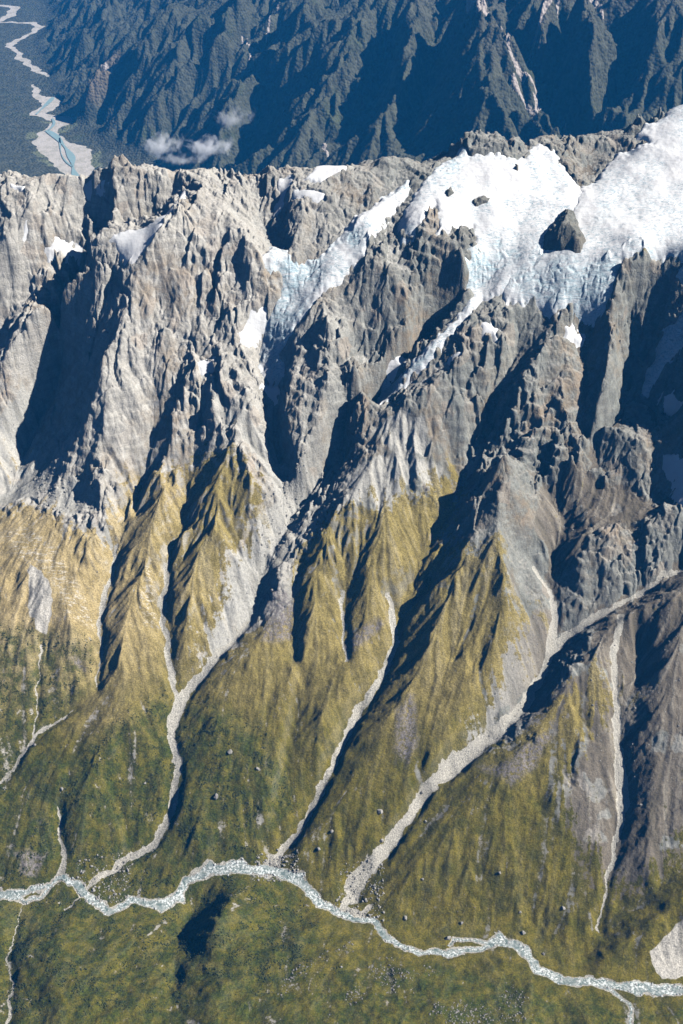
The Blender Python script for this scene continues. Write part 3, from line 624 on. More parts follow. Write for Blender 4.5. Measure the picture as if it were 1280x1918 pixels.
smooth_g = np.clip(1 - rock * 0.88, 0, 1) * keep_r * (1 - chan) * smoothstep(0.12, 0.4, gl)
H = H + smooth_g * (0.55 * st1 + 1.5 * st2) * (1 - 0.55 * (1 - rock) * smoothstep(1500, 1250, H0))
rbed = 1 - smoothstep(6, 24, riv_d)
RZ = D.sample(H0d, RP[:, 0], RP[:, 1])
H = H - 3.0 * rbed
Z3 = np.stack([np.clip(0.5 + 0.11 * st1 + 0.13 * st2, 0, 1) * (1 - 0.6 * rock) + 0.3 * rock, wl2, wl2, wl2], -1)
H = H.astype(np.float32)
gx, gy = np.gradient(H, STEP); slope = np.hypot(gx, gy)

# ------------------------------------------------------------------ ground material
def bias(x0, x1): return smoothstep(x0, x1, T.X)
warm = smoothstep(0.1, 0.9, fbm(T.X, T.Y, 240, 4, 110) + 0.35 * smoothstep(1750, 2050, H) * (H < 2250) + 0.5 * (1 - np.abs(smoothstep(1450, 2000, H) * 2 - 1)))
m = N('mountain_ground'); gR, sR, grR, cR = m.attr('zone'); wR, bR, stR, pR = m.attr('zone2')
sep = m.t.nodes.new('ShaderNodeSeparateXYZ'); m.t.links.new(m.pos, sep.inputs[0]); px, py, pz = sep.outputs
sepn = m.t.nodes.new('ShaderNodeSeparateXYZ'); m.t.links.new(m.geo.outputs['Normal'], sepn.inputs[0]); nz = sepn.outputs[2]
n_big = m.noise(170, 5, 0.6); n_mid = m.noise(38, 6, 0.65); n_small = m.noise(9, 6, 0.7); n_fine = m.noise(2.4, 4, 0.7)
lay = m.noise(1.0, 5, 0.62, vec=m.scale(1 / 120, 1 / 120, 1 / 9), dist=0.6)
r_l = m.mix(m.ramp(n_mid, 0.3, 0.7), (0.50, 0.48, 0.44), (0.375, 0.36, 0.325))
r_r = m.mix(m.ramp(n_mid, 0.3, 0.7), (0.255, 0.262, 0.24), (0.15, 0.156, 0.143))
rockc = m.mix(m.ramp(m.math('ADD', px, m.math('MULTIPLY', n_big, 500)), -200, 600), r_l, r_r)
rockc = m.mix(m.ramp(lay, 0.38, 0.62, 0.0, 0.45), rockc, m.mix(0.5, rockc, (0.10, 0.095, 0.085)))
rockc = m.mix(m.ramp(n_small, 0.5, 0.75, 0, 0.5), rockc, m.mix(0.5, rockc, (0.5, 0.47, 0.42)))
rockc = m.mix(m.math('MULTIPLY', wR, m.ramp(n_mid, 0.35, 0.65, 0.0, 0.55)), rockc, (0.29, 0.21, 0.125))
rockc = m.mix(m.ramp(m.noise(60, 4, 0.6, dist=1.0), 0.64, 0.78, 0, 0.35), rockc, (0.34, 0.24, 0.17))
sp_ = m.t.nodes.new('ShaderNodeSeparateColor'); m.t.links.new(m.vor(44.0, 'F1', vec=m.scale(1, 0.6, 0.8), out='Color'), sp_.inputs[0])
rockc = m.mix(m.ramp(sp_.outputs[0], 0.3, 1.0, 0, 0.30), rockc, m.mix(0.5, rockc, (0.12, 0.11, 0.10)))
rockc = m.mix(m.ramp(sp_.outputs[1], 0.75, 1.0, 0, 0.35), rockc, (0.36, 0.28, 0.21))
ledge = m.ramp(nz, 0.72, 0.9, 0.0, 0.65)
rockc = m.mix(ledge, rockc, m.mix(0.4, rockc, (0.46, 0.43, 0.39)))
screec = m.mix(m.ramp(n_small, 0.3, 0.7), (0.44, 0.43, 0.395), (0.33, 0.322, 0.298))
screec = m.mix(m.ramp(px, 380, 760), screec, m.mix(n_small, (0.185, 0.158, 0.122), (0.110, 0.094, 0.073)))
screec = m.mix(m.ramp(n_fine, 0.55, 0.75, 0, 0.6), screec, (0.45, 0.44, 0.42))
yel = m.mix(m.ramp(n_mid, 0.3, 0.7), (0.30, 0.24, 0.085), (0.185, 0.148, 0.048))
yel = m.mix(m.ramp(m.math('ADD', px, m.math('MULTIPLY', n_big, 600)), 0, -700), yel, m.mix(m.ramp(n_mid, 0.3, 0.7), (0.45, 0.355, 0.185), (0.30, 0.235, 0.11)))
dk = m.mix(m.ramp(n_mid, 0.35, 0.65), (0.165, 0.135, 0.020), (0.075, 0.072, 0.009))
grn = m.mix(m.ramp(n_small, 0.35, 0.65), (0.018, 0.032, 0.008), (0.065, 0.082, 0.012))
grassc = m.mix(m.ramp(m.math('ADD', pz, m.math('MULTIPLY', n_big, 260)), 1560, 1300), yel, dk)
grassc = m.mix(m.math('MULTIPLY', grR, m.ramp(n_mid, 0.38, 0.64, 0.3, 0.85)), grassc, grn)
grassc = m.mix(m.ramp(n_fine, 0.55, 0.8, 0, 0.45), grassc, (0.24, 0.185, 0.07))
grassc = m.mix(m.ramp(m.noise(26, 6, 0.7, vec=m.scale(1, .35, .35)), 0.62, 0.74, 0, 0.6), grassc, (0.19, 0.17, 0.15))
edge = m.ramp(m.math('ADD', m.math('ADD', gR, m.math('MULTIPLY', m.math('SUBTRACT', n_small, 0.5), 0.9)), m.math('ADD', m.math('MULTIPLY', m.math('SUBTRACT', n_mid, 0.5), 1.6), m.math('MULTIPLY', m.math('SUBTRACT', m.attr('zone3')[0], 0.5), 1.0))), 0.38, 0.62)
steep = m.ramp(m.math('ADD', nz, m.math('MULTIPLY', n_small, 0.3)), 0.80, 0.66)
edge = m.math('MULTIPLY', edge, m.math('SUBTRACT', 1.0, m.math('MULTIPLY', steep, m.ramp(pz, 1350, 1600, 0.1, 0.7))))
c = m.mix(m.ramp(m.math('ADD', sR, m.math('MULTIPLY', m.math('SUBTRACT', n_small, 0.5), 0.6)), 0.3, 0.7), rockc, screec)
edge = m.math('MULTIPLY', edge, 1.0)
c = m.mix(edge, c, grassc)
c = m.mix(m.math('MULTIPLY', stR, m.ramp(m.noise(10, 3, 0.6, vec=m.scale(0.35, 1.6, 1.0), dist=0.8), 0.52, 0.6)), c, (0.52, 0.47, 0.38))
c = m.mix(m.math('MULTIPLY', pR, m.ramp(n_small, 0.35, 0.6)), c, (0.205, 0.185, 0.185))
grav = m.mix(m.ramp(n_fine, 0.35, 0.65), (0.30, 0.285, 0.25), (0.50, 0.48, 0.43))
c = m.mix(m.ramp(bR, 0.3, 0.7), c, m.mix(n_small, (0.50, 0.48, 0.44), (0.38, 0.36, 0.325)))
c = m.mix(m.ramp(m.math('ADD', cR, m.math('MULTIPLY', m.math('SUBTRACT', n_fine, 0.5), 0.5)), 0.35, 0.65), c, grav)
tR, t2R, t3R, t4R = m.attr('zone3')
c = m.mix(m.math('MULTIPLY', m.ramp(tR, 0.5, 0.85, 0, 0.5), m.math('SUBTRACT', 1.0, m.math('MULTIPLY', edge, m.ramp(pz, 1300, 1550, 0.85, 0.4)))), c, m.mix(0.55, c, (0.52, 0.48, 0.40)))
c = m.mix(m.ramp(tR, 0.5, 0.15, 0, 0.55), c, m.mix(0.6, c, (0.05, 0.045, 0.025)))
spk = m.ramp(m.noise(4.2, 5, 0.75), 0.36, 0.64, 0.45, 1.5); comb = m.t.nodes.new('ShaderNodeCombineColor')
for q_ in range(3): m.t.links.new(spk, comb.inputs[q_])
c = m.mix(m.math('ADD', 0.30, m.math('MULTIPLY', 0.38, edge)), c, m.mix(1.0, c, comb.outputs[0], 'MULTIPLY'))
hb = m.math('ADD', m.math('MULTIPLY', n_small, 1.0), m.math('MULTIPLY', n_fine, 0.45))
hb = m.math('ADD', hb, m.math('MULTIPLY', m.vor(7.0, 'F1'), 0.25))
hb = m.math('ADD', hb, m.math('MULTIPLY', m.ramp(m.vor(11.0, 'DISTANCE_TO_EDGE', vec=m.scale(1, 1, 0.6)), 0.0, 0.12), m.math('MULTIPLY', 0.45, m.math('SUBTRACT', 1.0, gR))))
nrm = m.bump(hb, 5.0, m.math('ADD', 0.42, m.math('MULTIPLY', edge, 0.3)))
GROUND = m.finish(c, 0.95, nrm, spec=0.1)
bedm = 1 - smoothstep(10, 15, riv_d)
purple = zone([(745, 1330), (770, 1300), (785, 1320), (775, 1400), (760, 1430), (740, 1400)], 14) + zone([(640, 1200), (680, 1170), (710, 1150), (720, 1170), (690, 1200), (650, 1225)], 10) \
    + zone([(30, 1600), (60, 1590), (90, 1600), (70, 1640), (40, 1640)], 10) + zone([(900, 1440), (960, 1420), (1000, 1380), (1040, 1360), (1010, 1430), (960, 1470)], 14) \
    + zone([(130, 1240), (150, 1230), (160, 1260)], 8) + zone([(470, 1090), (500, 1140), (490, 1200), (540, 1200), (560, 1130), (520, 1100)], 12)
scree = np.clip(scree + 0.8 * fillm, 0, 1)
Z1 = np.stack([grass, scree, green, np.maximum(chan, bedm)], -1); Z2 = np.stack([warm, bar, streaks, np.clip(purple, 0, 1)], -1)
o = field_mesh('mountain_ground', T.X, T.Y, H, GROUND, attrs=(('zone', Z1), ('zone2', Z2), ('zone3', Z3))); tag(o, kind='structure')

# ================================================================== ice and snow
def snow_mat(name, blue):
    m = N(name); n1 = m.noise(60, 5, 0.6); n2 = m.noise(1.0, 6, 0.65, vec=m.scale(1 / 60, 1 / 14, 1 / 14), dist=1.2)
    cr = m.attr('ice')
    c = m.mix(m.ramp(n1, 0.35, 0.7), (0.72, 0.73, 0.74), (0.64, 0.64, 0.65))
    c = m.mix(m.math('MULTIPLY', cr[0], m.ramp(n2, 0.35, 0.6, 0.1, 0.9)), c, (0.50, 0.62, 0.67))
    c = m.mix(m.math('MULTIPLY', cr[1], m.ramp(m.noise(7, 5, 0.7), 0.5, 0.62)), c, (0.36, 0.34, 0.31))
    lin = m.noise(1.0, 4, 0.55, vec=m.scale(1 / 55, 1 / 17, 1 / 17), dist=1.6); lin = m.math('ABSOLUTE', m.math('SUBTRACT', lin, 0.5))
    lk = m.math('MULTIPLY', m.ramp(lin, 0.035, 0.0), m.ramp(m.noise(170, 3, 0.5), 0.42, 0.54)); lk = m.math('MAXIMUM', lk, m.math('MULTIPLY', m.ramp(lin, 0.045, 0.0), cr[0]))
    if blue > 1: c = m.mix(m.math('MULTIPLY', lk, 0.9), c, (0.22, 0.34, 0.40))
    nr = m.bump(m.math('ADD', m.noise(14, 5, 0.6), m.math('MULTIPLY', n2, blue)), 4.0, 0.5)
    return m.finish(c, 0.75, nr, spec=0.25)
SNOW = snow_mat('snow', 0.4); ICEM = snow_mat('glacier_ice', 1.2)
def sheet(name, sd, thick, n, mat, label, cat, crev=0.0, group=None, kind=None, dirt=None):
    """a body of snow or ice lying on the ground: smooth surface, thinning to nothing at its outline"""
    ok = sd > -14
    i = np.where(ok.any(1))[0]; j = np.where(ok.any(0))[0]
    i0, i1, j0, j1 = max(i[0] - 30, 0), i[-1] + 30, max(j[0] - 30, 0), j[-1] + 30
    q = (slice(i0, i1), slice(j0, j1)); s = sd[q]; X, Y = T.X[q], T.Y[q]
    B = blur(H[q], n, 2); B = np.maximum(B, H[q] - 4 - thick * 0.3)
    Z = B + np.where(s > 0, thick * (1 - np.exp(-s / (thick * 0.8))), s * 0.8)
    cr = np.zeros_like(Z)
    gx, gy = np.gradient(blur(H[q], 8), STEP); sl = np.hypot(gx, gy)
    if crev:
        w1 = fbm(X, Y, 90, 3, 120); dx, dy = gx / (sl + .05), gy / (sl + .05)
        fall = np.clip(0.9 * smoothstep(0.5, 1.0, sl) + 0.8 * smoothstep(0.62, 0.85, fbm(X, Y, 260, 3, 130) * 0.5 + 0.5), 0, 1) * smoothstep(0, 25, s)
        a1 = ridged(X * 0.5 + 25 * w1, Y * 1.6 + 18 * w1, 58, 3, 140, 0.7); crk = smoothstep(0.86, 1.0, a1 * 0.75)
        a2 = ridged(X * 1.4 + 20 * w1, Y * 0.7, 40, 2, 150); crk2 = smoothstep(0.8, 1.0, a2) * smoothstep(0.6, 1.0, sl)
        Z = Z - crev * fall * np.maximum(crk, crk2) + 0.8 * fall * fbm(X, Y, 20, 2, 160) + 5.0 * fbm(X, Y, 120, 4, 170)
        cr = np.clip(fall * (0.35 + 0.65 * np.maximum(crk, crk2)) + smoothstep(0.75, 1.3, sl) * 0.7, 0, 1)
    dd = np.zeros_like(Z) if dirt is None else dirt[q]
    kp = (s > -12); kp = kp[:-1, :-1] | kp[1:, 1:]
    o = field_mesh(name, X, Y, Z, mat, keep=kp, attrs=(('ice', np.stack([cr, dd, cr, cr], -1)),))
    return tag(o, label, cat, group, kind)
cdirt = band([(530, 500), (528, 540), (512, 580), (502, 620), (490, 660)], 5, 6) * 0.9 + band([(850, 615), (800, 665), (760, 715), (715, 765)], 6, 6) * 0.7
sheet('glacier', ice['left'], 16, 7, ICEM, 'white hanging glacier on the plateau whose narrow tongue runs down a shaded couloir', 'glacier', 3.5, 'glaciers on the range', dirt=np.clip(cdirt, 0, 1))
sheet('glacier', ice['right'], 22, 9, ICEM, 'broad white ice cap at the upper right ending in a bulging ice front over cliffs', 'glacier', 3.5, 'glaciers on the range')
sheet('glacier', ice['central'], 22, 9, ICEM, 'narrow white valley glacier curving down between ribbed rock walls in the middle', 'glacier', 3.5, 'glaciers on the range', dirt=np.clip(cdirt, 0, 1))
sheet('glacier', ice['cliff'], 12, 4, ICEM, 'blue shaded ice tongue falling down the dark cliff at the right edge', 'glacier', 4, 'glaciers on the range')
warp3 = (T.X + 7 * fbm(T.X, T.Y, 40, 3, 180), T.Y + 7 * fbm(T.X, T.Y, 40, 3, 190))
for p, lb in PATCH:
    sheet('snow_patch', poly_sd(*warp3, on(p)[:, :2], 40), 8.0, 6, SNOW, lb, 'snow patch', group='snow patches among the rocks')

# ================================================================== river
m = N('river_water'); n1 = m.noise(6.5, 5, 0.75); n2 = m.noise(14, 3, 0.6)
c = m.mix(m.ramp(n2, 0.35, 0.65), (0.11, 0.155, 0.15), (0.27, 0.30, 0.29))
foam = m.math('MULTIPLY', m.ramp(n1, 0.48, 0.56, 0, 0.85), m.ramp(m.noise(38, 3), 0.38, 0.55, 0.15, 1.0))
c = m.mix(foam, c, (0.80, 0.84, 0.84))
WATER = m.finish(c, 0.35, m.bump(m.noise(2.0, 4, 0.7), 1.0, 0.6), spec=0.4)
kp = riv_d < 6.5; kp = kp[:-1, :-1] | kp[1:, 1:]
Hw = H0 - 3.0 + 1.1
pool = None
o = field_mesh('river', T.X, T.Y, Hw + 0.35 * fbm(T.X, T.Y, 9, 2, 200), WATER, keep=kp); tag(o, kind='structure')

# ================================================================== FAR SIDE: forest valley and the wall beyond
FS = 12.0
G = Field(-9000, 6500, 4900, 19500, FS); G2 = Field(-9000, 6500, 4900, 19500, 42.0)
def at_z(pts, z):
    kx, kz = ray([p[0] for p in pts], [p[1] for p in pts]); y = (z - CAMZ) / kz
    return np.column_stack([kx * y, y, np.full(len(y), z)])
FOOT = at_z([(75, -30), (95, 40), (62, 80), (92, 130), (105, 200), (150, 235), (205, 285), (262, 300)], 170)[:, :2]
FOOT = np.concatenate([FOOT, [(-1300, 8600), (-700, 7300), (200, 6500), (1500, 6250), (3500, 6100), (7000, 6000)]])
def wallpoly():
    return np.concatenate([FOOT, [(12000, 6000), (12000, 40000), (-3000, 40000)]])
sdw = poly_sd(G2.X, G2.Y, wallpoly(), 20000)
dw = np.maximum(sdw, 0)
Bw = 170 + 0.58 * np.minimum(dw, 3000) + 0.25 * np.clip(dw - 2600, 0, 4000)
Bw = Bw + 0.0
lb = np.maximum(-sdw, 0)                           # this side of the valley, climbing to the back of the near range
Bw = Bw + 45 * smoothstep(300, 1500, lb) * (0.5 + fbm(G2.X, G2.Y, 1200, 3, 210))
Bw = np.where(G2.Y < 6000, np.maximum(Bw, 170 + 0.0 * Bw), Bw)
Bw = blur(Bw, 2).astype(float)
fc = []
def fline(pts, off):
    P = G2.hit(Bw, pts, np.asarray(off) * 1.45, 5200, 19000); o = np.broadcast_to(np.asarray(off, float) * 1.45, (len(pts),))
    fc.append(densify(np.column_stack([P[:, 0], P[:, 1], o]), 35))
FRG = [
 ([(320, -40), (300, 30), (262, 70), (216, 108), (168, 148), (145, 190), (134, 212)], [320, 260, 240, 220, 200, 110, 10]),
 ([(215, -20), (185, 40), (150, 80), (115, 118)], [150, 130, 90, 20]),
 ([(260, -30), (225, 40), (180, 95), (130, 150)], [-60, -60, -50, 0]),
 ([(390, -30), (355, 40), (300, 95), (262, 140), (215, 200), (175, 245)], [-40, -60, -80, -80, -60, 0]),
 ([(460, -40), (430, 20), (400, 75), (350, 120), (310, 175), (270, 230), (235, 270)], [240, 220, 200, 170, 130, 80, 10]),
 ([(500, -20), (480, 40), (450, 100), (390, 160), (350, 230), (310, 290)], [-60, -80, -90, -80, -60, -20]),
 ([(580, -40), (560, 30), (530, 80), (470, 130), (445, 180), (420, 240), (400, 300)], [240, 220, 200, 180, 160, 120, 60]),
 ([(640, -30), (600, 60), (540, 130), (500, 190), (470, 260), (450, 320)], [-60, -90, -110, -110, -100, -80]),
 ([(700, -40), (672, 40), (640, 100), (600, 160), (560, 210), (520, 260), (490, 320)], [230, 220, 200, 190, 160, 120, 90]),
 ([(650, -20), (700, 70), (725, 120), (718, 165), (700, 230), (690, 300)], [60, -60, -110, -120, -110, -90]),
 ([(770, -30), (775, 50), (780, 90), (745, 150), (720, 220), (700, 290)], [220, 210, 180, 150, 130, 100]),
 ([(830, -30), (830, 60), (800, 140), (780, 220), (760, 300)], [-60, -90, -100, -90, -80]),
 ([(880, -40), (905, 30), (918, 90), (925, 150), (938, 200), (965, 240), (990, 280)], [280, 270, 250, 230, 200, 150, 100]),
 ([(965, -30), (960, 60), (975, 120), (1000, 170), (1010, 215), (1015, 250)], [-40, -60, -80, -90, -100, -110]),
 ([(1035, -40), (1020, 40), (1010, 100), (1018, 160)], [200, 170, 110, 0]),
 ([(1060, -20), (1048, 60), (1035, 130), (1040, 200), (1060, 260), (1075, 320)], [-60, -110, -130, -140, -140, -140]),
 ([(1085, -40), (1100, 40), (1112, 110), (1132, 150), (1152, 190), (1130, 240)], [280, 270, 240, 210, 170, 60]),
 ([(1150, -30), (1160, 60), (1175, 140), (1165, 200), (1120, 260), (1085, 320)], [-60, -120, -140, -140, -140, -140]),
 ([(1260, -30), (1225, 20), (1210, 60), (1225, 100), (1200, 140), (1180, 180)], [220, 180, 150, 130, 110, 60]),
 ([(1400, 60), (1300, 110), (1230, 150), (1190, 180), (1240, 200)], [200, 180, 140, 60, 30]),
]
for p, o_ in FRG: fline(p, o_)
fc.append(densify(np.column_stack([FOOT, np.zeros(len(FOOT))]), 60))
ed = [(x, y, 0.0) for x in (-8990, 6490) for y in range(4900, 19500, 60)] + [(x, y, 0.0) for y in (4910, 19400) for x in range(-9000, 6500, 60)]
OF = diffuse(G2, np.concatenate(fc + [np.array(ed)]), 0.0008)
FH = G2.sample(Bw + blur(OF, 1, 1), G.X, G.Y).astype(np.float32)
sdf = G2.sample(sdw, G.X, G.Y)
on_wall = smoothstep(20, 250, sdf)
FH = blur(FH, 1, 1) + on_wall * 30 * fbm(G.X, G.Y, 900, 3, 220)
FST = FS
def fgully(Hh, wl, amp, seed):
    Hs = blur(Hh, max(1, int(wl / FST / 5)), 2); gx, gy = np.gradient(Hs, FST)
    return Hh + amp * gully(G.X, G.Y, gx, gy, wl, seed) * smoothstep(0.1, 0.6, np.hypot(gx, gy))
for wl, a_, sd_ in ((620, 85, 11), (310, 56, 12), (150, 30, 13), (75, 13, 14)): FH = fgully(FH, wl, a_ * on_wall, sd_)
FRIV = [(-30, 5), (5, 10), (28, 15), (22, 26), (2, 38), (-40, 46)]
FR2 = [(-30, 40), (40, 42), (66, 44), (76, 50), (60, 62), (35, 72), (20, 82), (12, 88), (30, 95), (40, 108), (62, 124), (88, 144)]
FR3 = [(60, 158), (66, 170), (76, 185), (98, 190), (88, 205), (66, 214), (100, 220), (118, 226), (100, 240), (86, 252), (105, 275), (130, 290), (140, 310), (150, 335)]
fchan = np.full(G.X.shape, 1e3, np.float32)
wfx, wfy = G.X + 40 * fbm(G.X, G.Y, 220, 3, 230), G.Y + 60 * fbm(G.X, G.Y, 220, 3, 240)
for P_, W_ in ((FRIV, [40, 50, 60, 60, 40, 30]), (FR2, [20, 25, 40, 60, 40, 35, 35, 40, 40, 45, 50, 30]), (FR3, [20, 40, 60, 100, 80, 60, 90, 110, 70, 100, 190, 210, 150, 110])):
    Pz = at_z(P_, 170); fchan = np.minimum(fchan, line_d(wfx, wfy, Pz[:, :2], W_, 200))
FH = np.where(fchan < 60, FH + (166 - FH) * smoothstep(60, 0, fchan), FH)
FH = FH + 4 * fbm(G.X, G.Y, 60, 2, 250) * smoothstep(10, 60, fchan)
slip = np.zeros_like(G.X)
FHd = G2.sample(FH * 0, G2.X, G2.Y) if False else None
def fon(pts): return G.hit(FH, pts, 0, 5600, 19000)
sx, sy = G.X + 30 * fbm(G.X, G.Y, 150, 3, 260), G.Y + 30 * fbm(G.X, G.Y, 150, 3, 270)
for P_, W_ in (([(880, -10), (905, 18), (940, 55), (955, 80), (968, 115), (985, 145), (1008, 180), (1006, 212)], [30, 30, 22, 14, 12, 18, 10, 10]),
               ([(1052, -10), (1045, 20), (1010, 50), (1000, 85), (988, 120)], [16, 12, 10, 8, 6]),
               ([(1105, -10), (1125, 20), (1130, 35)], [25, 12, 6]), ([(960, 150), (975, 175), (1000, 200)], [14, 12, 8]),
               ([(1062, 230), (1068, 250), (1060, 262)], [10, 22, 8]), ([(455, 75), (470, 100), (468, 112)], [6, 8, 6]), ([(520, 10), (505, 50), (500, 80)], [8, 10, 4]),
               ([(196, 120), (206, 135)], [14, 10]), ([(605, 268), (612, 285)], [8, 14])):
    q_ = fon(P_); slip = np.maximum(slip, 1 - smoothstep(-4, 12, line_d(sx, sy, q_[:, :2], W_, 30)))
tan_ = 1 - smoothstep(-40, 60, line_d(sx, sy, fon([(205, 115), (180, 140), (162, 170)])[:, :2], [110, 130, 70], 120))
upper = smoothstep(1500, 2100, FH + 250 * fbm(G.X, G.Y, 500, 4, 280))
m = N('forest_valley_ground'); a0 = m.attr('zone')
n1 = m.noise(420, 5, 0.6); n2 = m.noise(90, 5, 0.65); n3 = m.noise(28, 5, 0.7)
tree = m.vor(26.0, 'F1'); cell = m.vor(26.0, 'F1', out='Color')
fo = m.mix(m.ramp(n2, 0.35, 0.65), (0.046, 0.050, 0.036), (0.088, 0.092, 0.068))
fo = m.mix(m.ramp(m.noise(30, 3, 0.6), 0.5, 0.75, 0, 0.6), fo, (0.10, 0.10, 0.065))
fo = m.mix(m.ramp(n1, 0.55, 0.75, 0, 0.5), fo, (0.055, 0.075, 0.028))
rk = m.mix(n3, (0.15, 0.14, 0.12), (0.09, 0.085, 0.07))
c = m.mix(m.math('MULTIPLY', a0[2], m.ramp(n3, 0.4, 0.6, 0.1, 0.8)), fo, rk)
c = m.mix(m.math('MULTIPLY', m.attr('zone2')[0], 0.6), c, (0.21, 0.165, 0.12))
c = m.mix(m.ramp(m.math('ADD', a0[1], m.math('MULTIPLY', m.math('SUBTRACT', n3, 0.5), 0.9)), 0.35, 0.65), c, (0.40, 0.355, 0.33))
c = m.mix(m.ramp(m.attr('zone2')[1], 0.3, 0.7), c, m.mix(m.ramp(n3, 0.4, 0.6), (0.11, 0.125, 0.07), (0.16, 0.17, 0.11)))
c = m.mix(m.ramp(a0[0], 0.4, 0.6), c, m.mix(m.ramp(n2, 0.45, 0.6), (0.47, 0.44, 0.41), (0.38, 0.36, 0.32)))
b1 = m.bump(m.math('SUBTRACT', 1.0, tree), 14.0, m.math('SUBTRACT', 0.9, m.math('MULTIPLY', a0[0], 0.9)))
FARM = m.finish(c, 0.95, m.bump(n3, 20.0, 0.5, b1), spec=0.05)
frm = 1 - smoothstep(-6, 10, fchan); flat = (1 - smoothstep(20, 180, fchan)) * smoothstep(-0.1, 0.2, fbm(G.X, G.Y, 350, 3, 290)) * (G.Y < 11500)
zz = np.zeros_like(FH)
o = field_mesh('forest_valley_ground', G.X, G.Y, FH, FARM, attrs=(('zone', np.stack([frm, slip, upper, zz], -1)), ('zone2', np.stack([tan_, flat, zz, zz], -1)))); tag(o, kind='structure')
m = N('far_river_water'); c = m.mix(m.noise(60, 3), (0.20, 0.32, 0.33), (0.30, 0.40, 0.40)); FW = m.finish(c, 0.3, None, spec=0.4)
def ribbon(pts, W, z, mat, name):
    P = at_z(pts, z); P = densify(P, 60)
    for _ in range(6): P[1:-1] = (P[:-2] + 2 * P[1:-1] + P[2:]) / 4
    t = np.gradient(P[:, :2], axis=0); t /= np.hypot(*t.T)[:, None]; nrm = np.stack([-t[:, 1], t[:, 0]], 1)
    Wn = W * (0.7 + 0.4 * np.sin(np.arange(len(P)) * 0.7))[:, None]
    a = P.copy(); b = P.copy(); a[:, :2] += nrm * Wn; b[:, :2] -= nrm * Wn
    co = np.concatenate([a, b]); n = len(P); i = np.arange(n - 1)
    o = mesh_obj(name, co, np.stack([i, i + 1, i + 1 + n, i + n], 1), mat); return tag(o, kind='structure')
ribbon([(88, 244), (105, 252), (112, 262), (122, 275), (132, 288), (138, 300), (136, 318), (145, 335)], 34, 172, FW, 'far_river')
ribbon([(112, 258), (114, 290), (124, 305), (136, 312)], 9, 172, FW, 'far_river')
ribbon([(100, 182), (92, 192), (76, 205), (68, 214)], 26, 172, FW, 'far_river')
ribbon([(98, 222), (112, 226), (102, 236), (90, 244)], 14, 172, FW, 'far_river')
# lowland reaching the horizon
m = N('lowland'); LOWM = m.finish(m.mix(m.noise(900, 5), (0.03, 0.045, 0.02), (0.07, 0.08, 0.04)), 0.95, None, spec=0.05)
q = 60000.0
o = mesh_obj('lowland', np.array([(-q, -q, 60), (q, -q, 60), (q, q, 60), (-q, q, 60)], float), np.array([(0, 1, 2, 3)]), LOWM); tag(o, kind='structure')

# ================================================================== rocks and scrub
def ico(sub):
    bm = bmesh.new(); bmesh.ops.create_icosphere(bm, subdivisions=sub, radius=1.0)
    co = np.array([v.co[:] for v in bm.verts]); f = np.array([[v.index for v in q.verts] for q in bm.faces]); bm.free(); return co, f
def swarm(name, XY, rad, squash, mat, sub=1, sink=0.35, jit=0.25, smooth=False):
    """many small lumps on the ground as one mesh"""
    co, f = ico(sub); n, k = len(XY), len(co)
    r = rng.random((n, k, 1)) * 2 * jit + 1 - jit
    ang = rng.random(n) * 6.28; c_, s_ = np.cos(ang)[:, None], np.sin(ang)[:, None]
    st = 0.75 + 0.6 * rng.random((n, 1))
    p = co[None] * r; x = p[..., 0] * st; y = p[..., 1] / st; z = p[..., 2] * squash
    P = np.stack([x * c_ - y * s_, x * s_ + y * c_, z], -1) * rad[:, None, None]
    P[..., 0] += XY[:, 0:1]; P[..., 1] += XY[:, 1:2]
    P[..., 2] += (T.sample(H, XY[:, 0], XY[:, 1]) + rad * squash * (1 - 2 * sink))[:, None]
    F_ = (f[None] + (np.arange(n) * k)[:, None, None]).reshape(-1, 3)
    return mesh_obj(name, P.reshape(-1, 3), F_, mat, smooth=smooth)
def scatter(n, poly, mask):
    """random ground points inside a traced polygon, kept with the chance the mask gives"""
    P = on(poly)[:, :2]; x0, y0 = P.min(0); x1, y1 = P.max(0)
    q = rng.random((n * 3, 2)) * (x1 - x0, y1 - y0) + (x0, y0)
    keep = (T.sample(mask, q[:, 0], q[:, 1]) > rng.random(len(q))) & (poly_sd(q[:, 0], q[:, 1], P, 10) > 0)
    return q[keep][:n]
def rock_mat(name, a, b, size):
    m = N(name); n1 = m.noise(size, 5, 0.65); n2 = m.noise(size * 5, 3)
    c = m.mix(m.ramp(n1, 0.35, 0.65), a, b); c = m.mix(m.ramp(n2, 0.45, 0.7, 0, 0.5), c, tuple(0.6 * q for q in b))
    return m.finish(c, 0.9, m.bump(n1, size * 0.4, 0.8), spec=0.2)
PALE = rock_mat('pale_rock', (0.58, 0.60, 0.60), (0.36, 0.37, 0.37), 3.0)
BPALE = rock_mat('boulder_rock', (0.36, 0.345, 0.32), (0.24, 0.23, 0.21), 3.0)
GREY = rock_mat('grey_rock', (0.30, 0.285, 0.27), (0.18, 0.17, 0.16), 2.5)
BROWN = rock_mat('lichen_rock', (0.24, 0.21, 0.17), (0.14, 0.12, 0.10), 2.5)
VALLEY = [(-100, 1600), (300, 1550), (700, 1600), (900, 1700), (1300, 1780), (1400, 1918), (1300, 1950), (900, 1850), (600, 1760), (300, 1760), (-100, 1760)]
bedr = (1 - smoothstep(9, 15, riv_d)) * (0.35 + 0.65 * smoothstep(2, 7, riv_d)) * smoothstep(-0.6, 0.3, fbm(T.X, T.Y, 25, 2, 300))
q = scatter(6500, VALLEY, bedr * 1.0)
q = np.concatenate([q, scatter(6500, VALLEY, bedr)])
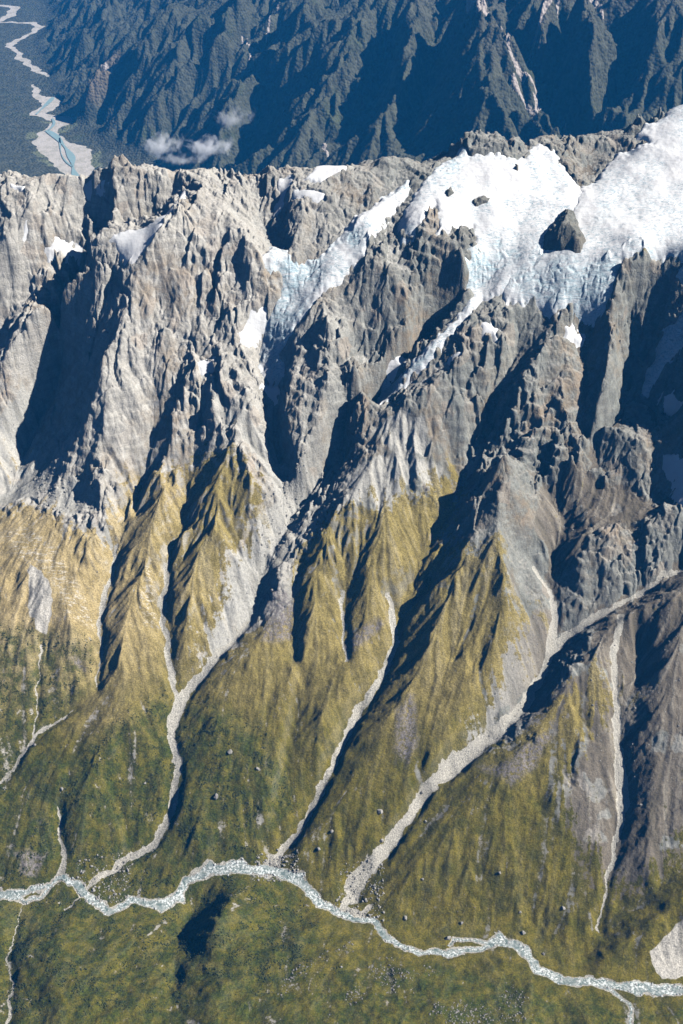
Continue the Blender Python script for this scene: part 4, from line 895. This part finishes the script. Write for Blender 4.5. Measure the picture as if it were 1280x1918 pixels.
tag(swarm('river_stones', q, 0.7 + 3.2 * rng.random(len(q)) ** 3, 0.75, PALE), 'white and grey boulders choking the bed of the valley river', None, None, 'stuff')
slope_all = [(-100, 1250), (1400, 1250), (1400, 1700), (1300, 1800), (700, 1720), (300, 1700), (-100, 1700)]
chm = np.clip(chan, 0, 1) * 0.8
q = scatter(5000, [(150, 1000), (1300, 1000), (1300, 1760), (0, 1760)], chm)
tag(swarm('channel_stones', q, 0.5 + 1.3 * rng.random(len(q)) ** 3, 0.7, rock_mat('channel_rock', (0.48, 0.46, 0.42), (0.34, 0.32, 0.29), 3.0)), 'loose pale stones in the side stream beds', None, None, 'stuff')
talus = smoothstep(0.05, 0.6, fbm(T.X, T.Y, 130, 4, 310))
q = scatter(2600, [(480, 1950), (530, 1830), (600, 1790), (680, 1750), (760, 1790), (850, 1830), (960, 1840), (1010, 1890), (1080, 1950)], talus * smoothstep(12, 40, riv_d))
tag(swarm('talus_stones', q, 0.8 + 2.4 * rng.random(len(q)) ** 3, 0.75, GREY), 'grey stones strewn over the grass this side of the river', None, None, 'stuff')
q = np.concatenate([scatter(260, p_, np.ones_like(T.X) * smoothstep(3, 8, riv_d)) for p_ in ([(640, 1620), (720, 1600), (720, 1730), (620, 1710)], [(480, 1600), (560, 1590), (560, 1650), (470, 1650)],
    [(140, 1610), (250, 1590), (240, 1690), (140, 1690)], [(500, 900), (620, 880), (560, 1000), (480, 1080)], [(200, 900), (60, 880), (70, 960), (210, 970)])])
tag(swarm('fan_stones', q, 1.2 + 3.4 * rng.random(len(q)) ** 4, 0.75, BPALE, sub=2), 'larger stones gathered on the gravel fans at the stream mouths', None, None, 'stuff')
q = scatter(1500, slope_all, (0.1 + 0.9 * talus) * smoothstep(14, 40, riv_d) * (1 - scree))
tag(swarm('slope_stones', q, 0.6 + 1.6 * rng.random(len(q)) ** 4, 0.75, BROWN), 'small stones scattered over the grassy lower slopes', None, None, 'stuff')
q = scatter(2500, [(-100, 700), (700, 800), (1400, 800), (1400, 1500), (900, 1500), (0, 1100)], scree * 0.9)
tag(swarm('scree_stones', q, 0.8 + 2.4 * rng.random(len(q)) ** 4, 0.75, rock_mat('scree_rock', (0.36, 0.345, 0.32), (0.22, 0.21, 0.195), 2.5)), 'blocks lying on the grey scree fans', None, None, 'stuff')
m = N('scrub_leaf'); c = m.mix(m.ramp(m.noise(6, 4), 0.35, 0.65), (0.020, 0.030, 0.010), (0.055, 0.066, 0.018)); SCRUB = m.finish(c, 0.8, m.bump(m.noise(1.5, 3), 0.8, 1.0), spec=0.2)
gm = np.clip(green * smoothstep(-0.25, 0.35, fbm(T.X, T.Y, 90, 4, 320)) * smoothstep(14, 30, riv_d) * (1 - chan) * smoothstep(500, 0, T.X), 0, 1)
gm = gm * smoothstep(-0.3, 0.4, fbm(T.X, T.Y, 26, 3, 325))
q = scatter(48000, [(-120, 1150), (600, 1150), (800, 1500), (760, 1720), (620, 1850), (-150, 1950)], gm)
tag(swarm('scrub', q, 1.0 + 1.9 * rng.random(len(q)) ** 2, 0.75, SCRUB, smooth=True), 'dark green scrub and tussock on the lower left slopes', None, None, 'stuff')
B_ = [(405, 1491, 9, 'largest pale boulder, alone on green grass between the two left streams'), (431, 1407, 8, 'big grey boulder on the slope above the largest boulder'),
 (483, 1442, 6, 'angular boulder right of the largest boulder and above it'), (116, 1477, 6, 'light boulder at the top of the short dry gravel gully at lower left'),
 (622, 1557, 6, 'upper of two boulders right of the middle stream'), (597, 1591, 6, 'lower of two boulders close to the foot of the middle stream'),
 (713, 1519, 8, 'dark boulder casting a shadow left of the wide right stream'), (716, 1570, 6, 'brown boulder touching the left bank of the wide right stream'),
 (792, 1475, 6, 'boulder at the bend of the wide right stream'), (798, 1538, 4, 'first small boulder right of the wide stream'), (936, 1637, 5, 'pale boulder in the middle of the brown grass slope'),
 (792, 1647, 4, 'small boulder low on the slope right of the stream fan'), (840, 1758, 8, 'large boulder on the river bank at the gravel island'), (865, 1729, 5, 'boulder just above the river bank boulder'),
 (980, 1747, 6, 'boulder on the far bank above the river bend'), (1018, 1786, 5, 'boulder beside the river below the bend'), (975, 1709, 4, 'small grey boulder between the dark runnels'),
 (1200, 1507, 5, 'boulder on purple gravel right of the thin right channel'), (1055, 1703, 6, 'dark boulder above the thin track at lower right'), (760, 1720, 6, 'boulder at the right foot of the stream fan'),
 (272, 1465, 4, 'small boulder left of the pale left stream'), (65, 1395, 5, 'boulder beside the far left stream'), (640, 1815, 4, 'small boulder on bare soil this side of the river'),
 (520, 1588, 4, 'small boulder left of the mouth of the middle stream')]
for u, v, rp, lb in B_:
    c0 = on([(u, v)])[0]; r_ = rp * 0.36 * math.hypot(c0[0], c0[1], c0[2] - CAMZ) / F * 1.7
    co, f = ico(4); h_ = u * 0.37 + v * 0.11
    for k_, (sc_, am) in enumerate(((1.1, 0.30), (0.5, 0.13), (0.22, 0.05))):
        co = co * (1 + am * (gnoise(co[:, 0] + h_, co[:, 1] + co[:, 2] * 0.7 + h_, sc_, 330 + k_) + gnoise(co[:, 2] + h_, co[:, 0] - co[:, 1] + h_, sc_, 340 + k_)))[:, None]
    for k_ in range(7):                            # broken flat faces
        n_ = rng.normal(size=3); n_[2] = abs(n_[2]) * 0.6; n_ /= np.linalg.norm(n_); d_ = co @ n_
        co = co - np.outer(np.maximum(d_ - 0.72, 0) * 0.9, n_)
    co = co * (1.1, 0.9, 0.85)
    z_ = T.sample(H, c0[0], c0[1])
    o = mesh_obj('boulder', co * r_, f, GREY if rp % 2 else BPALE, smooth=True); o.location = (c0[0], c0[1], z_ + 0.3 * r_); o.rotation_euler.z = rng.random() * 6
    tag(o, lb, 'boulder', 'boulders on the lower slopes')
def crag(poly, hgt, label, name='rock_outcrop', group='rock outcrops in the ice'):
    P = on(poly)[:, :2]; sd = poly_sd(T.X + 4 * fbm(T.X, T.Y, 30, 3, 350), T.Y + 4 * fbm(T.X, T.Y, 30, 3, 360), P, 60)
    ok = sd > -10; i = np.where(ok.any(1))[0]; j = np.where(ok.any(0))[0]; q = (slice(i[0] - 2, i[-1] + 3), slice(j[0] - 2, j[-1] + 3)); s_ = sd[q]; X, Y = T.X[q], T.Y[q]
    mx = s_.max(); t_ = np.clip(s_ / mx, 0, 1)
    Z = blur(H[q], 5) + 16 + hgt * t_ ** 0.75 + np.where(s_ < 0, s_ * 3.0, 0) + smoothstep(0, 0.2, t_) * (5 * ridged(X, Y, 34, 3, 370, .6) + 5 * (0.5 - voronoi(X, Y, 15, 5)[0]))
    kp = s_ > -9; kp = kp[:-1, :-1] | kp[1:, 1:]
    one = np.ones_like(Z); z0_ = 0 * Z
    o = field_mesh(name, X, Y, Z, GROUND, keep=kp, attrs=(('zone', np.stack([z0_, z0_, z0_, z0_], -1)), ('zone2', np.stack([z0_, z0_, z0_, z0_], -1))))
    tag(o, label, 'rock outcrop', group)
crag([(1055, 402), (1078, 412), (1086, 438), (1098, 462), (1088, 484), (1042, 480), (1017, 470), (1020, 450), (1036, 428)], 55, 'dark rock tower standing out of the ice between the two big glaciers')
crag([(882, 385), (900, 378), (918, 382), (912, 392), (890, 394)], 8, 'small low rock island in the middle of the hanging glacier')
crag([(966, 315), (972, 318), (971, 332), (964, 330)], 10, 'slim rock spike near the top of the hanging glacier')
crag([(832, 368), (846, 362), (850, 372), (838, 380)], 9, 'tiny rock knob at the left rim of the hanging glacier')

# ================================================================== small clouds in the far valley
def cloud(u, v, y, w_, d_, h_, dens, label, seed):
    kx, kz = ray(u, v); co, f = ico(4); c0 = np.array([kx * y, y, CAMZ + kz * y])
    co = co * (1 + 0.35 * (gnoise(co[:, 0] * 2 + seed, co[:, 1] * 2 + co[:, 2], 1.0, 400 + seed)))[:, None] * (w_, d_, h_)
    mt = bpy.data.materials.new('cloud'); mt.use_nodes = True; t = mt.node_tree; t.nodes.clear()
    pv = t.nodes.new('ShaderNodeVolumePrincipled'); ot = t.nodes.new('ShaderNodeOutputMaterial'); t.links.new(pv.outputs[0], ot.inputs['Volume'])
    tc = t.nodes.new('ShaderNodeTexCoord'); n = t.nodes.new('ShaderNodeTexNoise'); n.inputs['Scale'].default_value = 1 / 90.0; n.inputs['Detail'].default_value = 6; n.inputs['Roughness'].default_value = 0.62
    n.inputs['Distortion'].default_value = 0.4
    t.links.new(tc.outputs['Object'], n.inputs['Vector'])
    dv = t.nodes.new('ShaderNodeVectorMath'); dv.operation = 'DIVIDE'; t.links.new(tc.outputs['Object'], dv.inputs[0]); dv.inputs[1].default_value = (w_, d_, h_)
    ln = t.nodes.new('ShaderNodeVectorMath'); ln.operation = 'LENGTH'; t.links.new(dv.outputs[0], ln.inputs[0])
    mr = t.nodes.new('ShaderNodeMapRange'); t.links.new(ln.outputs['Value'], mr.inputs[0]); mr.inputs[1].default_value = 0.0; mr.inputs[2].default_value = 1.0; mr.inputs[3].default_value = 0.12; mr.inputs[4].default_value = -0.28
    ad = t.nodes.new('ShaderNodeMath'); ad.operation = 'ADD'; t.links.new(n.outputs[0], ad.inputs[0]); t.links.new(mr.outputs[0], ad.inputs[1])
    m2 = t.nodes.new('ShaderNodeMapRange'); t.links.new(ad.outputs[0], m2.inputs[0]); m2.inputs[1].default_value = 0.42; m2.inputs[2].default_value = 0.74; m2.inputs[3].default_value = 0; m2.inputs[4].default_value = dens
    t.links.new(m2.outputs[0], pv.inputs['Density']); pv.inputs['Color'].default_value = (0.97, 0.97, 0.98, 1); pv.inputs['Anisotropy'].default_value = 0.1
    o = mesh_obj('cloud', co, f, mt); o.location = c0; tag(o, label, 'cloud', 'small clouds over the far valley')
cloud(300, 272, 7600, 210, 150, 130, 0.04, 'left puff of the small white clouds above the far forest', 1)
cloud(390, 276, 7500, 250, 150, 110, 0.045, 'right and largest white puff above the far forest', 2)
cloud(340, 298, 7400, 280, 120, 55, 0.02, 'thin veil joining the two white puffs from below', 3)
cloud(435, 220, 7700, 200, 150, 110, 0.016, 'faint wisp of cloud higher up against the dark wall', 4)

# ================================================================== air
hz = bpy.data.materials.new('haze'); hz.use_nodes = True; t = hz.node_tree; t.nodes.clear()
pv = t.nodes.new('ShaderNodeVolumePrincipled'); ot = t.nodes.new('ShaderNodeOutputMaterial'); t.links.new(pv.outputs[0], ot.inputs['Volume'])
pv.inputs['Color'].default_value = (0.035, 0.38, 1.0, 1); pv.inputs['Density'].default_value = 1.8e-5; pv.inputs['Anisotropy'].default_value = 0.0
x0, x1, y0, y1, z0, z1 = -12000, 12000, -3000, 26000, 59, 4060
co = np.array([(x, y, z) for x in (x0, x1) for y in (y0, y1) for z in (z0, z1)], float)
o = mesh_obj('haze', co, np.array([(0, 1, 3, 2), (4, 6, 7, 5), (0, 4, 5, 1), (2, 3, 7, 6), (0, 2, 6, 4), (1, 5, 7, 3)]), hz, smooth=False); tag(o, kind='stuff')
